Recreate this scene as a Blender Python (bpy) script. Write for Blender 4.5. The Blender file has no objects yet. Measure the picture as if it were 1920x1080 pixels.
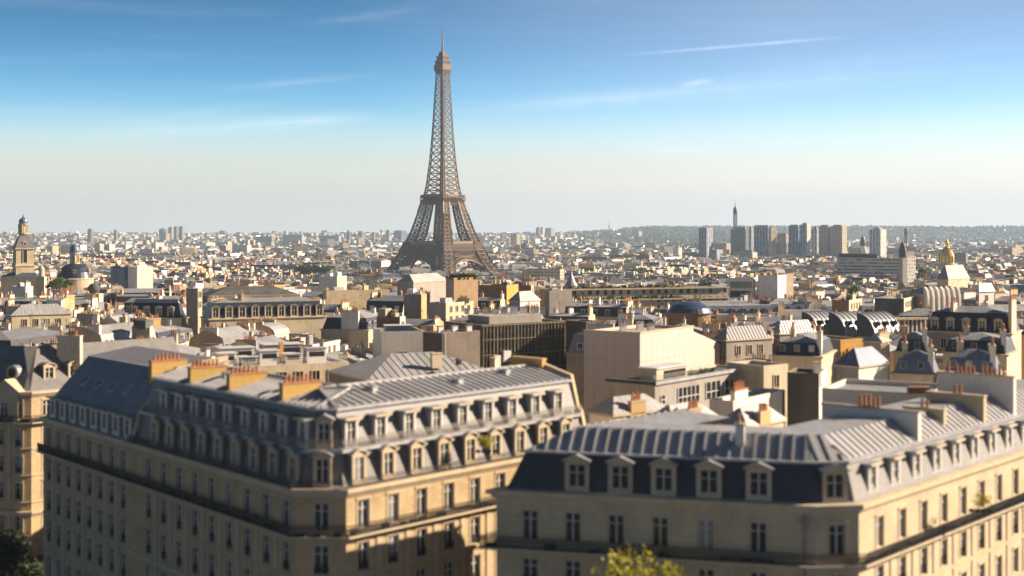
import bpy, math, random
import numpy as np
from mathutils import Vector

S = bpy.context.scene
COL = S.collection
rnd = random.Random(7)
F = 2550.0            # focal length in photo pixels (1920 wide)
HZ = 433.0            # horizon row
H = 50.0              # camera height

# ------------------------------------------------------------------ camera
cam = bpy.data.cameras.new("camera")
cam.sensor_fit = 'HORIZONTAL'
cam.sensor_width = 72.0
cam.lens = F / 1920 * 72.0
cam.shift_y = -(540 - HZ) / 1920.0
cam.clip_start = 1.0
cam.clip_end = 40000
cam.dof.use_dof = True
cam.dof.focus_distance = 850
cam.dof.aperture_fstop = 0.235
camo = bpy.data.objects.new("camera", cam)
camo.location = (0, 0, H)
camo.rotation_euler = (math.radians(90), 0, 0)
COL.objects.link(camo)
S.camera = camo

# ------------------------------------------------------------------ sky, sun
SUN_AZ = math.radians(80)      # clockwise from the view direction (+y)
SUN_EL = math.radians(25)
w = bpy.data.worlds.new("World")
S.world = w
w.use_nodes = True
nt = w.node_tree
N, L = nt.nodes, nt.links
N.clear()


def nd(tree, typ, **kw):
    n = tree.nodes.new(typ)
    for k, v in kw.items():
        setattr(n, k, v)
    return n


def vmath(tree, op, a, b=None):
    n = nd(tree, 'ShaderNodeVectorMath', operation=op)
    for i, s in enumerate((a, b)):
        if s is None:
            continue
        if hasattr(s, 'is_output'):
            tree.links.new(s, n.inputs[i])
        else:
            n.inputs[i].default_value = s
    return n.outputs['Value'] if op in ('DOT_PRODUCT', 'LENGTH') else n.outputs[0]


def fmath(tree, op, a, b=None, clamp=False):
    n = nd(tree, 'ShaderNodeMath', operation=op)
    n.use_clamp = clamp
    for i, s in enumerate((a, b)):
        if s is None:
            continue
        if hasattr(s, 'is_output'):
            tree.links.new(s, n.inputs[i])
        else:
            n.inputs[i].default_value = s
    return n.outputs[0]


def mixc(tree, f, a, b, mode='MIX'):
    n = nd(tree, 'ShaderNodeMix', data_type='RGBA', blend_type=mode)
    for idx, s in ((0, f), (6, a), (7, b)):
        if hasattr(s, 'is_output'):
            tree.links.new(s, n.inputs[idx])
        else:
            n.inputs[idx].default_value = s if idx == 0 else (*s[:3], 1)
    return n.outputs[2]


SKY_STRETCH = 110.0
SKY_POWER = 2.8
ZENITH = 0.22      # overhead sky dimmed to weaken the fill light
SKY_STRENGTH = 0.076
tc = nd(nt, 'ShaderNodeTexCoord')
# the pale band of air above the horizon stands deep, then turns quickly into saturated blue
sx_ = nd(nt, 'ShaderNodeSeparateXYZ')
L.new(tc.outputs['Generated'], sx_.inputs[0])
zc_ = fmath(nt, 'MAXIMUM', sx_.outputs[2], 0.0)
zz_ = fmath(nt, 'MULTIPLY', fmath(nt, 'POWER', zc_, SKY_POWER), SKY_STRETCH)
cx_ = nd(nt, 'ShaderNodeCombineXYZ')
L.new(sx_.outputs[0], cx_.inputs[0])
L.new(sx_.outputs[1], cx_.inputs[1])
L.new(zz_, cx_.inputs[2])
stretched = vmath(nt, 'NORMALIZE', cx_.outputs[0])
sky = nd(nt, 'ShaderNodeTexSky')
sky.sky_type = 'NISHITA'
sky.sun_disc = False
sky.sun_elevation = SUN_EL
sky.sun_rotation = SUN_AZ
sky.altitude = 100
sky.air_density = 1.0
sky.dust_density = 0.5
sky.ozone_density = 5.0
L.new(stretched, sky.inputs[0])
hs = nd(nt, 'ShaderNodeHueSaturation')
hs.inputs['Hue'].default_value = 0.481
hs.inputs['Saturation'].default_value = 1.22
L.new(sky.outputs[0], hs.inputs['Color'])
# thin high cirrus: long streaks across the sky
mp = nd(nt, 'ShaderNodeMapping')
mp.inputs['Rotation'].default_value = (0, math.radians(5.5), 0)
mp.inputs['Scale'].default_value = (2.6, 2.6, 44)
L.new(tc.outputs['Generated'], mp.inputs[0])
nz = nd(nt, 'ShaderNodeTexNoise')
nz.inputs['Scale'].default_value = 1.6
nz.inputs['Detail'].default_value = 7
nz.inputs['Roughness'].default_value = 0.62
nz.inputs['Distortion'].default_value = 0.5
L.new(mp.outputs[0], nz.inputs['Vector'])
cr = nd(nt, 'ShaderNodeValToRGB')
cr.color_ramp.elements[0].position = 0.50
cr.color_ramp.elements[1].position = 0.78
L.new(nz.outputs[0], cr.inputs[0])
cloud = fmath(nt, 'MULTIPLY', cr.outputs[0], 0.04)
# a thin high veil thickening towards the sun
veil = fmath(nt, 'MULTIPLY', fmath(nt, 'ADD', sx_.outputs[0], 0.12, True), 0.42)
cloud = fmath(nt, 'ADD', cloud, fmath(nt, 'MINIMUM', veil, 0.13), True)

cloud = fmath(nt, 'ADD', cloud, fmath(nt, 'MULTIPLY', fmath(nt, 'SUBTRACT', 1.0, fmath(nt, 'MULTIPLY', zc_, 11.0), True), 0.26), True)


def trail(p0, p1, width, strength, fade0, fade1):
    """a vapour trail: directions near the great circle through two points of the sky"""
    a = Vector(((p0[0] - 960) / F, 1, (HZ - p0[1]) / F)).normalized()
    b = Vector(((p1[0] - 960) / F, 1, (HZ - p1[1]) / F)).normalized()
    n = a.cross(b).normalized()
    d = fmath(nt, 'ABSOLUTE', vmath(nt, 'DOT_PRODUCT', tc.outputs['Generated'], tuple(n)))
    m = fmath(nt, 'SUBTRACT', 1.0, fmath(nt, 'DIVIDE', d, width * 1.4), True)
    m = fmath(nt, 'MULTIPLY', m, m)
    al = (b - a).normalized()
    pos = vmath(nt, 'DOT_PRODUCT', tc.outputs['Generated'], tuple(al))
    t0, t1 = a.dot(al), b.dot(al)
    e0 = fmath(nt, 'DIVIDE', fmath(nt, 'SUBTRACT', pos, t0), fade0, True)
    e1 = fmath(nt, 'DIVIDE', fmath(nt, 'SUBTRACT', t1, pos), fade1, True)
    m = fmath(nt, 'MULTIPLY', fmath(nt, 'MULTIPLY', m, e0), e1)
    nn = nd(nt, 'ShaderNodeTexNoise')
    nn.inputs['Scale'].default_value = 60
    nn.inputs['Detail'].default_value = 4
    L.new(tc.outputs['Generated'], nn.inputs['Vector'])
    m = fmath(nt, 'MULTIPLY', m, fmath(nt, 'MULTIPLY', nn.outputs[0], 1.7))
    return fmath(nt, 'MULTIPLY', m, strength * 0.55)


for args in (((1130, 107), (1600, 68), 0.0016, 0.42, 0.09, 0.04),
             ((40, 262), (720, 218), 0.0075, 0.30, 0.16, 0.04),
             ((120, 246), (600, 182), 0.006, 0.14, 0.10, 0.10),
             ((780, 214), (1950, 118), 0.0085, 0.27, 0.14, 0.3),
             ((1300, 150), (1950, 82), 0.0075, 0.24, 0.12, 0.3),
             ((1150, 275), (1380, 286), 0.004, 0.20, 0.05, 0.05),
             ((330, 175), (760, 136), 0.004, 0.18, 0.08, 0.08),
             ((560, 48), (820, 12), 0.005, 0.16, 0.06, 0.06),
             ((1268, 161), (1342, 150), 0.0036, 0.42, 0.014, 0.008)):
    cloud = fmath(nt, 'ADD', cloud, trail(*args), True)
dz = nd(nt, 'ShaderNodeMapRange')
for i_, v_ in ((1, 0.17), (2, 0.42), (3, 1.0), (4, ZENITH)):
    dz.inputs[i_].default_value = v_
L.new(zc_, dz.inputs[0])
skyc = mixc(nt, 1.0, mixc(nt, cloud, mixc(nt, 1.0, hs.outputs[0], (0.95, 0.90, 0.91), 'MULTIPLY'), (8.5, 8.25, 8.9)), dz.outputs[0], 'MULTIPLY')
# the unseen half of the sky behind is dimmed and blued to cut fill light
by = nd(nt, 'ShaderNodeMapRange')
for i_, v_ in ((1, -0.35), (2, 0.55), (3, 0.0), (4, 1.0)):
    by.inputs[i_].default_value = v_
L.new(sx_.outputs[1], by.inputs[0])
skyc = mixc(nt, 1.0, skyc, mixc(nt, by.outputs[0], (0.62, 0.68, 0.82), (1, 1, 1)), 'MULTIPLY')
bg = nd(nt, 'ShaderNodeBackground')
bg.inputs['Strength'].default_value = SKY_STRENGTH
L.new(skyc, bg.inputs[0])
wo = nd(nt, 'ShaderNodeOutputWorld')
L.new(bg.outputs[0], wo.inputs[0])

sl = bpy.data.lights.new("sun", 'SUN')
sl.energy = 5.0
sl.angle = math.radians(0.5)
sl.color = (1.0, 0.81, 0.61)
so = bpy.data.objects.new("sun", sl)
sd = Vector((math.sin(SUN_AZ) * math.cos(SUN_EL), math.cos(SUN_AZ) * math.cos(SUN_EL), math.sin(SUN_EL)))
so.rotation_euler = sd.to_track_quat('Z', 'Y').to_euler()
so.location = (300, 50, 300)
COL.objects.link(so)

vs = S.view_settings
S.display_settings.display_device = 'sRGB'
vs.view_transform = 'Standard'
vs.look = 'None'
vs.gamma = 1
vs.exposure = 1.36
S.cycles.use_denoising = True
S.cycles.max_bounces = 5
S.cycles.diffuse_bounces = 2
S.cycles.glossy_bounces = 2
S.cycles.volume_bounces = 0
S.cycles.transparent_max_bounces = 4

# ------------------------------------------------------------------ materials
MATS = {}


def new_mat(name):
    m = bpy.data.materials.new(name)
    m.use_nodes = True
    t = m.node_tree
    b = t.nodes['Principled BSDF']
    MATS[name] = m
    return m, t, b


def noise(t, vec, scale, detail=4, rough=0.55):
    n = nd(t, 'ShaderNodeTexNoise')
    n.inputs['Scale'].default_value = scale
    n.inputs['Detail'].default_value = detail
    n.inputs['Roughness'].default_value = rough
    if vec is not None:
        t.links.new(vec, n.inputs['Vector'])
    return n.outputs[0]


def ramp(t, f, p0, p1):
    n = nd(t, 'ShaderNodeMapRange')
    n.inputs[1].default_value = p0
    n.inputs[2].default_value = p1
    t.links.new(f, n.inputs[0])
    return n.outputs[0]


def bump(t, b, h, strength, dist=0.1):
    n = nd(t, 'ShaderNodeBump')
    n.inputs['Strength'].default_value = strength
    n.inputs['Distance'].default_value = dist
    t.links.new(h, n.inputs['Height'])
    t.links.new(n.outputs[0], b.inputs['Normal'])


def uvxy(t):
    u = nd(t, 'ShaderNodeUVMap')
    s = nd(t, 'ShaderNodeSeparateXYZ')
    t.links.new(u.outputs[0], s.inputs[0])
    return u.outputs[0], s.outputs[0], s.outputs[1]


def dim(c, k):
    return tuple(x * k for x in c)


def varied(t, col, amt=0.25):
    """per object brightness variation"""
    oi = nd(t, 'ShaderNodeObjectInfo')
    return mixc(t, oi.outputs['Random'], dim(col, 1 - amt), dim(col, 1 + amt * 0.6))


def line(t, x, period, width):
    """1 on thin lines every period"""
    f = fmath(t, 'FRACT', fmath(t, 'DIVIDE', x, period))
    return fmath(t, 'LESS_THAN', f, width / period)


def mat_wall(name, col, rough=0.85, blocks=0.0, stain=0.35, amt=0.12):
    m, t, b = new_mat(name)
    uv, u, v = uvxy(t)
    c = varied(t, col, amt)
    geo = nd(t, 'ShaderNodeTexCoord').outputs['Object']
    n1 = noise(t, geo, 0.35, 5)
    c = mixc(t, fmath(t, 'MULTIPLY', ramp(t, n1, 0.42, 0.75), stain), c, dim(col, 0.5))
    # vertical weather streaks below ledges
    mpp = nd(t, 'ShaderNodeMapping')
    mpp.inputs['Scale'].default_value = (1.3, 0.12, 1)
    t.links.new(uv, mpp.inputs[0])
    n2 = noise(t, mpp.outputs[0], 1.0, 4)
    c = mixc(t, fmath(t, 'MULTIPLY', ramp(t, n2, 0.5, 0.8), stain * 0.8), c, dim(col, 0.45))
    if not blocks:
        # old flue lines and patched render: upright strips of slightly different tone
        cb = nd(t, 'ShaderNodeCombineXYZ')
        t.links.new(fmath(t, 'FLOOR', fmath(t, 'DIVIDE', u, 0.95)), cb.inputs[0])
        t.links.new(fmath(t, 'FLOOR', fmath(t, 'DIVIDE', fmath(t, 'ADD', v, fmath(t, 'MULTIPLY', n1, 6.0)), 5.5)), cb.inputs[1])
        wn = nd(t, 'ShaderNodeTexWhiteNoise')
        t.links.new(cb.outputs[0], wn.inputs[0])
        c = mixc(t, fmath(t, 'MULTIPLY', fmath(t, 'GREATER_THAN', wn.outputs[0], 0.68), stain * 0.6), c, dim(col, 0.55))
    if blocks:
        br = nd(t, 'ShaderNodeTexBrick')
        br.inputs['Scale'].default_value = 1.0
        br.inputs['Brick Width'].default_value = 1.2
        br.inputs['Row Height'].default_value = 0.45
        br.inputs['Mortar Size'].default_value = 0.025
        br.inputs[1].default_value = (1, 1, 1, 1)
        br.inputs[2].default_value = (0.86, 0.86, 0.86, 1)
        br.inputs[3].default_value = (0.55, 0.55, 0.55, 1)
        t.links.new(uv, br.inputs[0])
        c = mixc(t, blocks, c, mixc(t, 1.0, c, br.outputs[0], 'MULTIPLY'))
    t.links.new(c, b.inputs['Base Color'])
    b.inputs['Roughness'].default_value = rough
    b.inputs['Specular IOR Level'].default_value = 0.25
    bump(t, b, noise(t, geo, 3.0, 4), 0.25, 0.05)
    return m


def mat_zinc(name, col, period=0.9, rough=0.5, metal=0.25, dark=0.6):
    m, t, b = new_mat(name)
    uv, u, v = uvxy(t)
    c = varied(t, col, 0.14)
    geo = nd(t, 'ShaderNodeTexCoord').outputs['Object']
    mpp = nd(t, 'ShaderNodeMapping')
    mpp.inputs['Scale'].default_value = (1.1, 0.16, 1)
    t.links.new(uv, mpp.inputs[0])
    n1 = noise(t, mpp.outputs[0], 1.0, 5)
    c = mixc(t, fmath(t, 'MULTIPLY', ramp(t, n1, 0.42, 0.78), 0.75), c, dim(col, 0.5))
    n2 = noise(t, geo, 0.25, 4)
    c = mixc(t, fmath(t, 'MULTIPLY', ramp(t, n2, 0.5, 0.75), 0.45), c, dim(col, 1.3))
    ln = line(t, u, period, 0.12)
    c = mixc(t, fmath(t, 'MULTIPLY', ln, dark), c, dim(col, 0.42))
    t.links.new(c, b.inputs['Base Color'])
    b.inputs['Metallic'].default_value = metal
    b.inputs['Roughness'].default_value = rough
    bump(t, b, fmath(t, 'ADD', fmath(t, 'MULTIPLY', ln, 0.6), fmath(t, 'MULTIPLY', n1, 0.4)), 0.35, 0.08)
    return m


def mat_slate(name, col, rough=0.55):
    m, t, b = new_mat(name)
    uv, u, v = uvxy(t)
    br = nd(t, 'ShaderNodeTexBrick')
    br.inputs['Scale'].default_value = 1.0
    br.inputs['Brick Width'].default_value = 0.5
    br.inputs['Row Height'].default_value = 0.35
    br.inputs['Mortar Size'].default_value = 0.03
    br.inputs[1].default_value = (*dim(col, 1.15), 1)
    br.inputs[2].default_value = (*dim(col, 0.8), 1)
    br.inputs[3].default_value = (*dim(col, 0.5), 1)
    t.links.new(uv, br.inputs[0])
    geo = nd(t, 'ShaderNodeTexCoord').outputs['Object']
    n1 = noise(t, geo, 0.4, 5)
    c = mixc(t, fmath(t, 'MULTIPLY', ramp(t, n1, 0.4, 0.75), 0.4), br.outputs[0], dim(col, 1.5))
    oi = nd(t, 'ShaderNodeObjectInfo')
    c = mixc(t, fmath(t, 'MULTIPLY', oi.outputs['Random'], 0.35), c, dim(col, 0.6))
    t.links.new(c, b.inputs['Base Color'])
    b.inputs['Roughness'].default_value = rough
    bump(t, b, n1, 0.2, 0.1)
    return m


def mat_plain(name, col, rough=0.6, metal=0.0, scale=1.0, amt=0.3):
    m, t, b = new_mat(name)
    geo = nd(t, 'ShaderNodeTexCoord').outputs['Object']
    n1 = noise(t, geo, scale, 5)
    c = mixc(t, ramp(t, n1, 0.3, 0.7), dim(col, 1 - amt), dim(col, 1 + amt * 0.4))
    t.links.new(c, b.inputs['Base Color'])
    b.inputs['Roughness'].default_value = rough
    b.inputs['Metallic'].default_value = metal
    return m


def mat_glass(name, col, curtain=(0.30, 0.30, 0.29), amount=0.08):
    m, t, b = new_mat(name)
    oi = nd(t, 'ShaderNodeObjectInfo')
    f = fmath(t, 'MULTIPLY', fmath(t, 'GREATER_THAN', oi.outputs['Random'], 1 - amount), 0.75)
    c = mixc(t, f, col, curtain)
    t.links.new(c, b.inputs['Base Color'])
    b.inputs['Roughness'].default_value = 0.12
    b.inputs['Specular IOR Level'].default_value = 0.5
    return m


def mat_facade(name, wall, win, uw=3.2, vw=3.1, fw=0.45, fh=0.55, rough=0.8, rand=0.35, hband=None):
    """wall with rows of windows, for buildings too far off for window parts"""
    m, t, b = new_mat(name)
    uv, u, v = uvxy(t)
    fu = fmath(t, 'FRACT', fmath(t, 'DIVIDE', u, uw))
    fv = fmath(t, 'FRACT', fmath(t, 'DIVIDE', v, vw))
    a = fmath(t, 'LESS_THAN', fmath(t, 'ABSOLUTE', fmath(t, 'SUBTRACT', fu, 0.5)), fw / 2)
    a2 = fmath(t, 'LESS_THAN', fmath(t, 'ABSOLUTE', fmath(t, 'SUBTRACT', fv, 0.5)), fh / 2)
    k = fmath(t, 'MULTIPLY', a, a2)
    geo = nd(t, 'ShaderNodeNewGeometry')
    vert = fmath(t, 'LESS_THAN', fmath(t, 'ABSOLUTE', vmath(t, 'DOT_PRODUCT', geo.outputs['True Normal'], (0, 0, 1))), 0.3)
    k = fmath(t, 'MULTIPLY', k, vert)
    rp = geo.outputs['Random Per Island']
    c = mixc(t, rp, dim(wall, 1 - rand), dim(wall, 1 + rand * 0.4))
    oc = nd(t, 'ShaderNodeTexCoord').outputs['Object']
    c = mixc(t, fmath(t, 'MULTIPLY', ramp(t, noise(t, oc, 0.15, 5), 0.4, 0.75), 0.3), c, dim(wall, 0.55))
    # single panes differ: some blinds are down
    comb = nd(t, 'ShaderNodeCombineXYZ')
    t.links.new(fmath(t, 'FLOOR', fmath(t, 'DIVIDE', u, uw)), comb.inputs[0])
    t.links.new(fmath(t, 'FLOOR', fmath(t, 'DIVIDE', v, vw)), comb.inputs[1])
    wn = nd(t, 'ShaderNodeTexWhiteNoise')
    t.links.new(comb.outputs[0], wn.inputs[0])
    wc = mixc(t, fmath(t, 'GREATER_THAN', wn.outputs[0], 0.7), win, mixc(t, 0.5, win, wall))
    c = mixc(t, k, c, wc)
    t.links.new(c, b.inputs['Base Color'])
    b.inputs['Specular IOR Level'].default_value = 0.3
    t.links.new(fmath(t, 'SUBTRACT', rough, fmath(t, 'MULTIPLY', k, rough - 0.25)), b.inputs['Roughness'])
    return m


STONE = mat_wall('limestone', (0.57, 0.425, 0.245), blocks=0.8, stain=0.55)
STONE2 = mat_wall('pale_limestone', (0.60, 0.49, 0.325), blocks=0.7, stain=0.5)
CREAM = mat_wall('cream_render', (0.58, 0.49, 0.35), stain=0.35)
WHITE = mat_wall('white_render', (0.70, 0.66, 0.60), stain=0.22)
PINKISH = mat_wall('blush_cladding', (0.54, 0.45, 0.40), stain=0.12)
GREYW = mat_wall('grey_render', (0.32, 0.29, 0.26), stain=0.35)
OCHRE = mat_wall('ochre_render', (0.52, 0.36, 0.17), stain=0.35)
BROWN = mat_wall('brown_brick', (0.26, 0.16, 0.10), blocks=0.6, stain=0.4)
DARKB = mat_wall('dark_brick', (0.11, 0.095, 0.085), blocks=0.6, stain=0.5)
ORANGEW = mat_wall('orange_render', (0.55, 0.30, 0.07), stain=0.3)
TRIM = mat_wall('stone_trim', (0.54, 0.44, 0.30), stain=0.3)
FRAME = mat_plain('white_paint', (0.62, 0.60, 0.56), 0.5)
ZINC = mat_zinc('zinc', (0.31, 0.315, 0.34))
ZINCL = mat_zinc('pale_zinc', (0.42, 0.415, 0.42), 1.0)
ZINCB = mat_zinc('blue_zinc', (0.14, 0.175, 0.25), 0.8, 0.45)
ZINCP = mat_zinc('plain_zinc', (0.38, 0.38, 0.40), 50.0)
SLATE = mat_slate('slate', (0.036, 0.038, 0.046))
SLATEL = mat_slate('weathered_and_lit_slate', (0.165, 0.158, 0.155))
SLATEG = mat_slate('grey_slate', (0.19, 0.195, 0.215))
NAVY = mat_slate('blue_slate', (0.022, 0.03, 0.055), 0.45)
TILE = mat_slate('clay_tile', (0.30, 0.13, 0.06), 0.8)
POT = mat_plain('terracotta', (0.40, 0.17, 0.075), 0.8, 0, 2.0)
BRASSY = mat_wall('yellow_brick', (0.48, 0.31, 0.10), blocks=0.6, stain=0.3)
GLASS = mat_glass('window_glass', (0.02, 0.022, 0.024))
GLASSF = mat_glass('dark_glass', (0.02, 0.025, 0.035), amount=0.15)
IRON = mat_plain('black_iron', (0.018, 0.018, 0.02), 0.5, 0.3)
PUDDLE = mat_plain('tower_paint', (0.115, 0.068, 0.036), 0.6, 0.1, 0.05)
GOLD = mat_plain('gilding', (0.85, 0.52, 0.05), 0.4, 0.3, 0.4)
GRAVEL = mat_plain('roof_gravel', (0.38, 0.35, 0.31), 0.9, 0, 0.4, 0.4)
FELT = mat_plain('roof_felt', (0.09, 0.09, 0.095), 0.85, 0, 0.3, 0.4)
METALW = mat_plain('white_sheet_metal', (0.66, 0.66, 0.66), 0.4, 0.1, 0.3, 0.12)
SILVER = mat_plain('silver_sheet', (0.40, 0.42, 0.47), 0.35, 0.3, 0.3, 0.2)
TRUNK = mat_plain('bark', (0.09, 0.065, 0.045), 0.9, 0, 3)


def mat_leaf(name, a, b_):
    m, t, b = new_mat(name)
    g = nd(t, 'ShaderNodeNewGeometry')
    c = mixc(t, g.outputs['Random Per Island'], a, b_)
    t.links.new(c, b.inputs['Base Color'])
    b.inputs['Roughness'].default_value = 0.6
    tr = nd(t, 'ShaderNodeBsdfTranslucent')
    t.links.new(c, tr.inputs[0])
    mx = nd(t, 'ShaderNodeMixShader')
    mx.inputs[0].default_value = 0.35
    t.links.new(b.outputs[0], mx.inputs[1])
    t.links.new(tr.outputs[0], mx.inputs[2])
    t.links.new(mx.outputs[0], t.nodes['Material Output'].inputs[0])
    return m


LEAF = mat_leaf('green_leaf', (0.035, 0.075, 0.015), (0.09, 0.14, 0.03))
LEAFY = mat_leaf('yellow_leaf', (0.24, 0.24, 0.02), (0.46, 0.40, 0.03))
LEAFD = mat_leaf('dark_leaf', (0.02, 0.035, 0.012), (0.05, 0.07, 0.02))

FAC = {
    'cream': mat_facade('cream_facade', (0.54, 0.46, 0.34), (0.05, 0.05, 0.05)),
    'pale': mat_facade('pale_facade', (0.60, 0.55, 0.47), (0.07, 0.07, 0.08)),
    'white': mat_facade('white_facade', (0.68, 0.65, 0.60), (0.10, 0.10, 0.11), fh=0.45),
    'ochre': mat_facade('ochre_facade', (0.50, 0.38, 0.22), (0.05, 0.045, 0.04)),
    'grey': mat_facade('grey_facade', (0.30, 0.29, 0.29), (0.05, 0.06, 0.08)),
    'pink': mat_facade('pink_facade', (0.52, 0.38, 0.30), (0.12, 0.11, 0.11)),
    'bands': mat_facade('banded_facade', (0.50, 0.48, 0.45), (0.06, 0.07, 0.09), 3.2, 3.4, 1.0, 0.5),
    'darkbands': mat_facade('dark_banded_facade', (0.20, 0.19, 0.19), (0.03, 0.035, 0.045), 3.2, 3.4, 0.8, 0.6),
    'towerblue': mat_facade('blue_tower_facade', (0.25, 0.31, 0.41), (0.05, 0.08, 0.14), 6.4, 3.1, 0.6, 1.0),
    'towerdark': mat_facade('dark_tower_facade', (0.19, 0.205, 0.245), (0.06, 0.07, 0.085), 3.2, 3.1, 0.6, 0.6),
    'towerbrown': mat_facade('brown_tower_facade', (0.38, 0.32, 0.29), (0.13, 0.13, 0.15), 3.2, 3.1, 0.5, 0.6),
    'towerpale': mat_facade('pale_tower_facade', (0.46, 0.475, 0.51), (0.12, 0.15, 0.20), 6.4, 3.1, 0.45, 1.0),
    'glassgrid': mat_facade('gridded_glass_facade', (0.13, 0.115, 0.09), (0.03, 0.033, 0.04), 1.07, 4.2, 0.72, 0.94, rough=0.45),
}

# ------------------------------------------------------------------ mesh building
class MB:
    def __init__(self):
        self.v, self.f, self.m, self.mats = [], [], [], []

    def mi(self, mat):
        if mat not in self.mats:
            self.mats.append(mat)
        return self.mats.index(mat)

    def poly(self, pts, mat):
        b = len(self.v)
        self.v.extend([tuple(p) for p in pts])
        self.f.append(tuple(range(b, b + len(pts))))
        self.m.append(self.mi(mat))

    def box(self, x0, x1, y0, y1, z0, z1, mat, top=None, fr=None, bottom=True):
        """axis box in a frame fr(x,y,z)->point"""
        P = fr or (lambda x, y, z: (x, y, z))
        c = [P(x0, y0, z0), P(x1, y0, z0), P(x1, y1, z0), P(x0, y1, z0), P(x0, y0, z1), P(x1, y0, z1), P(x1, y1, z1), P(x0, y1, z1)]
        b = len(self.v)
        self.v.extend(c)
        i = self.mi(mat)
        j = self.mi(top) if top else i
        fs = [((0, 1, 5, 4), i), ((1, 2, 6, 5), i), ((2, 3, 7, 6), i), ((3, 0, 4, 7), i), ((4, 5, 6, 7), j)]
        if bottom:
            fs.append(((3, 2, 1, 0), i))
        for q, k in fs:
            self.f.append(tuple(b + n for n in q))
            self.m.append(k)

    def bar(self, a, b_, t, mat, t2=None):
        """square bar between two points"""
        a, b_ = Vector(a), Vector(b_)
        d = b_ - a
        if d.length < 1e-6:
            return
        d.normalize()
        up = Vector((0, 0, 1)) if abs(d.z) < 0.95 else Vector((1, 0, 0))
        s = d.cross(up).normalized()
        u = s.cross(d).normalized()
        h = t / 2
        h2 = (t2 or t) / 2
        base = len(self.v)
        for p, q in ((a, h), (b_, h2)):
            for sx, sy in ((-1, -1), (1, -1), (1, 1), (-1, 1)):
                self.v.append(tuple(p + s * sx * q + u * sy * q))
        i = self.mi(mat)
        for k in range(4):
            n = (k + 1) % 4
            self.f.append((base + k, base + n, base + 4 + n, base + 4 + k))
            self.m.append(i)
        self.f.append((base + 3, base + 2, base + 1, base))
        self.f.append((base + 4, base + 5, base + 6, base + 7))
        self.m += [i, i]

    def lathe(self, prof, mat, seg=16, c=(0, 0), mats=None, sx=1, sy=1):
        rings = []
        for r, z in prof:
            b = len(self.v)
            for k in range(seg):
                a = 2 * math.pi * k / seg
                self.v.append((c[0] + r * math.cos(a) * sx, c[1] + r * math.sin(a) * sy, z))
            rings.append(b)
        for j in range(len(prof) - 1):
            i = self.mi(mats[j] if mats else mat)
            for k in range(seg):
                n = (k + 1) % seg
                self.f.append((rings[j] + k, rings[j] + n, rings[j + 1] + n, rings[j + 1] + k))
                self.m.append(i)
        self.f.append(tuple(rings[-1] + k for k in range(seg)))
        self.m.append(self.mi(mats[-1] if mats else mat))

    def mesh(self, name):
        me = bpy.data.meshes.new(name)
        me.from_pydata(self.v, [], self.f)
        for m in self.mats:
            me.materials.append(m)
        me.polygons.foreach_set('material_index', self.m)
        nf = len(self.f)
        nl = len(me.loops)
        if nf:
            nor = np.empty(nf * 3, 'f')
            me.polygons.foreach_get('normal', nor)
            nor = nor.reshape(-1, 3)
            ls = np.empty(nf, 'i')
            me.polygons.foreach_get('loop_start', ls)
            lt = np.empty(nf, 'i')
            me.polygons.foreach_get('loop_total', lt)
            vi = np.empty(nl, 'i')
            me.loops.foreach_get('vertex_index', vi)
            co = np.array(self.v, 'f')[vi]
            # u runs along the horizontal of each face, v up its slope
            t = np.stack([-nor[:, 1], nor[:, 0], np.zeros(nf)], 1)
            ln = np.linalg.norm(t, axis=1)
            flat = ln < 0.05
            t[flat] = (1, 0, 0)
            ln[flat] = 1
            t /= ln[:, None]
            s = np.cross(nor, t)
            fi = np.repeat(np.arange(nf), lt)
            u = (co * t[fi]).sum(1)
            v = (co * s[fi]).sum(1)
            umin = np.minimum.reduceat(u, ls)
            umax = np.maximum.reduceat(u, ls)
            W = np.maximum(umax - umin, 1e-3)
            vert = np.abs(nor[:, 2]) < 0.2
            n = np.maximum(1, np.round(W / 3.2))
            sc = np.where(vert, n * 3.2 / W, 1.0)
            u = (u - umin[fi]) * sc[fi]
            v = np.where(vert[fi], co[:, 2], v)
            lay = me.uv_layers.new(name='UVMap')
            lay.data.foreach_set('uv', np.stack([u, v], 1).astype('f').ravel())
        me.update()
        return me

    def build(self, name, parent=None):
        return link(name, self.mesh(name), parent)


def link(name, data, parent=None, loc=None, rz=0.0):
    o = bpy.data.objects.new(name, data)
    if parent is not None:
        o.parent = parent
    if loc is not None:
        o.location = loc
    if rz:
        o.rotation_euler = (0, 0, rz)
    COL.objects.link(o)
    return o


LM = []       # landmarks: phrase, pixel x, pixel y, distance
FOOT = []     # footprints taken


def tag(o, label, cat, group=None, kind=None):
    if kind:
        o['kind'] = kind
    if label:
        o['label'] = label
    if cat:
        o['category'] = cat
    if group:
        o['group'] = group
    return o


def thing(name, label, cat, loc=(0, 0, 0), rz=0.0, group=None, lm=None):
    o = link(name, None, None, loc, rz)
    o.empty_display_size = 1
    tag(o, label, cat, group)
    if lm:
        LM.append(lm)
    return o


def smooth(a, b, x):
    t = min(1.0, max(0.0, (x - a) / (b - a)))
    return t * t * (3 - 2 * t)


def gz(x, y):
    """height of the ground"""
    a = 960 + F * x / max(y, 200.0)
    z = -22 * smooth(150, 1400, y)
    r = smooth(1010, 1250, a)
    near = 5200 + 2300 * smooth(1250, 1650, a)
    hl = 36 * smooth(4300, 8600, y)
    hr = 91 * smooth(near, 9600, y) ** 1.3
    z += hl + (hr - hl) * r
    if y > 4000:
        z += smooth(5000, 9000, y) * (2.2 * math.sin(a * 0.013 + y * 0.0007) + 1.5 * math.sin(a * 0.047 + 1.3) + 0.8 * math.sin(a * 0.11 + y * .002))
    return z


def W(px, py, d):
    return ((px - 960) / F * d, d, H - (py - HZ) / F * d)


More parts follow.
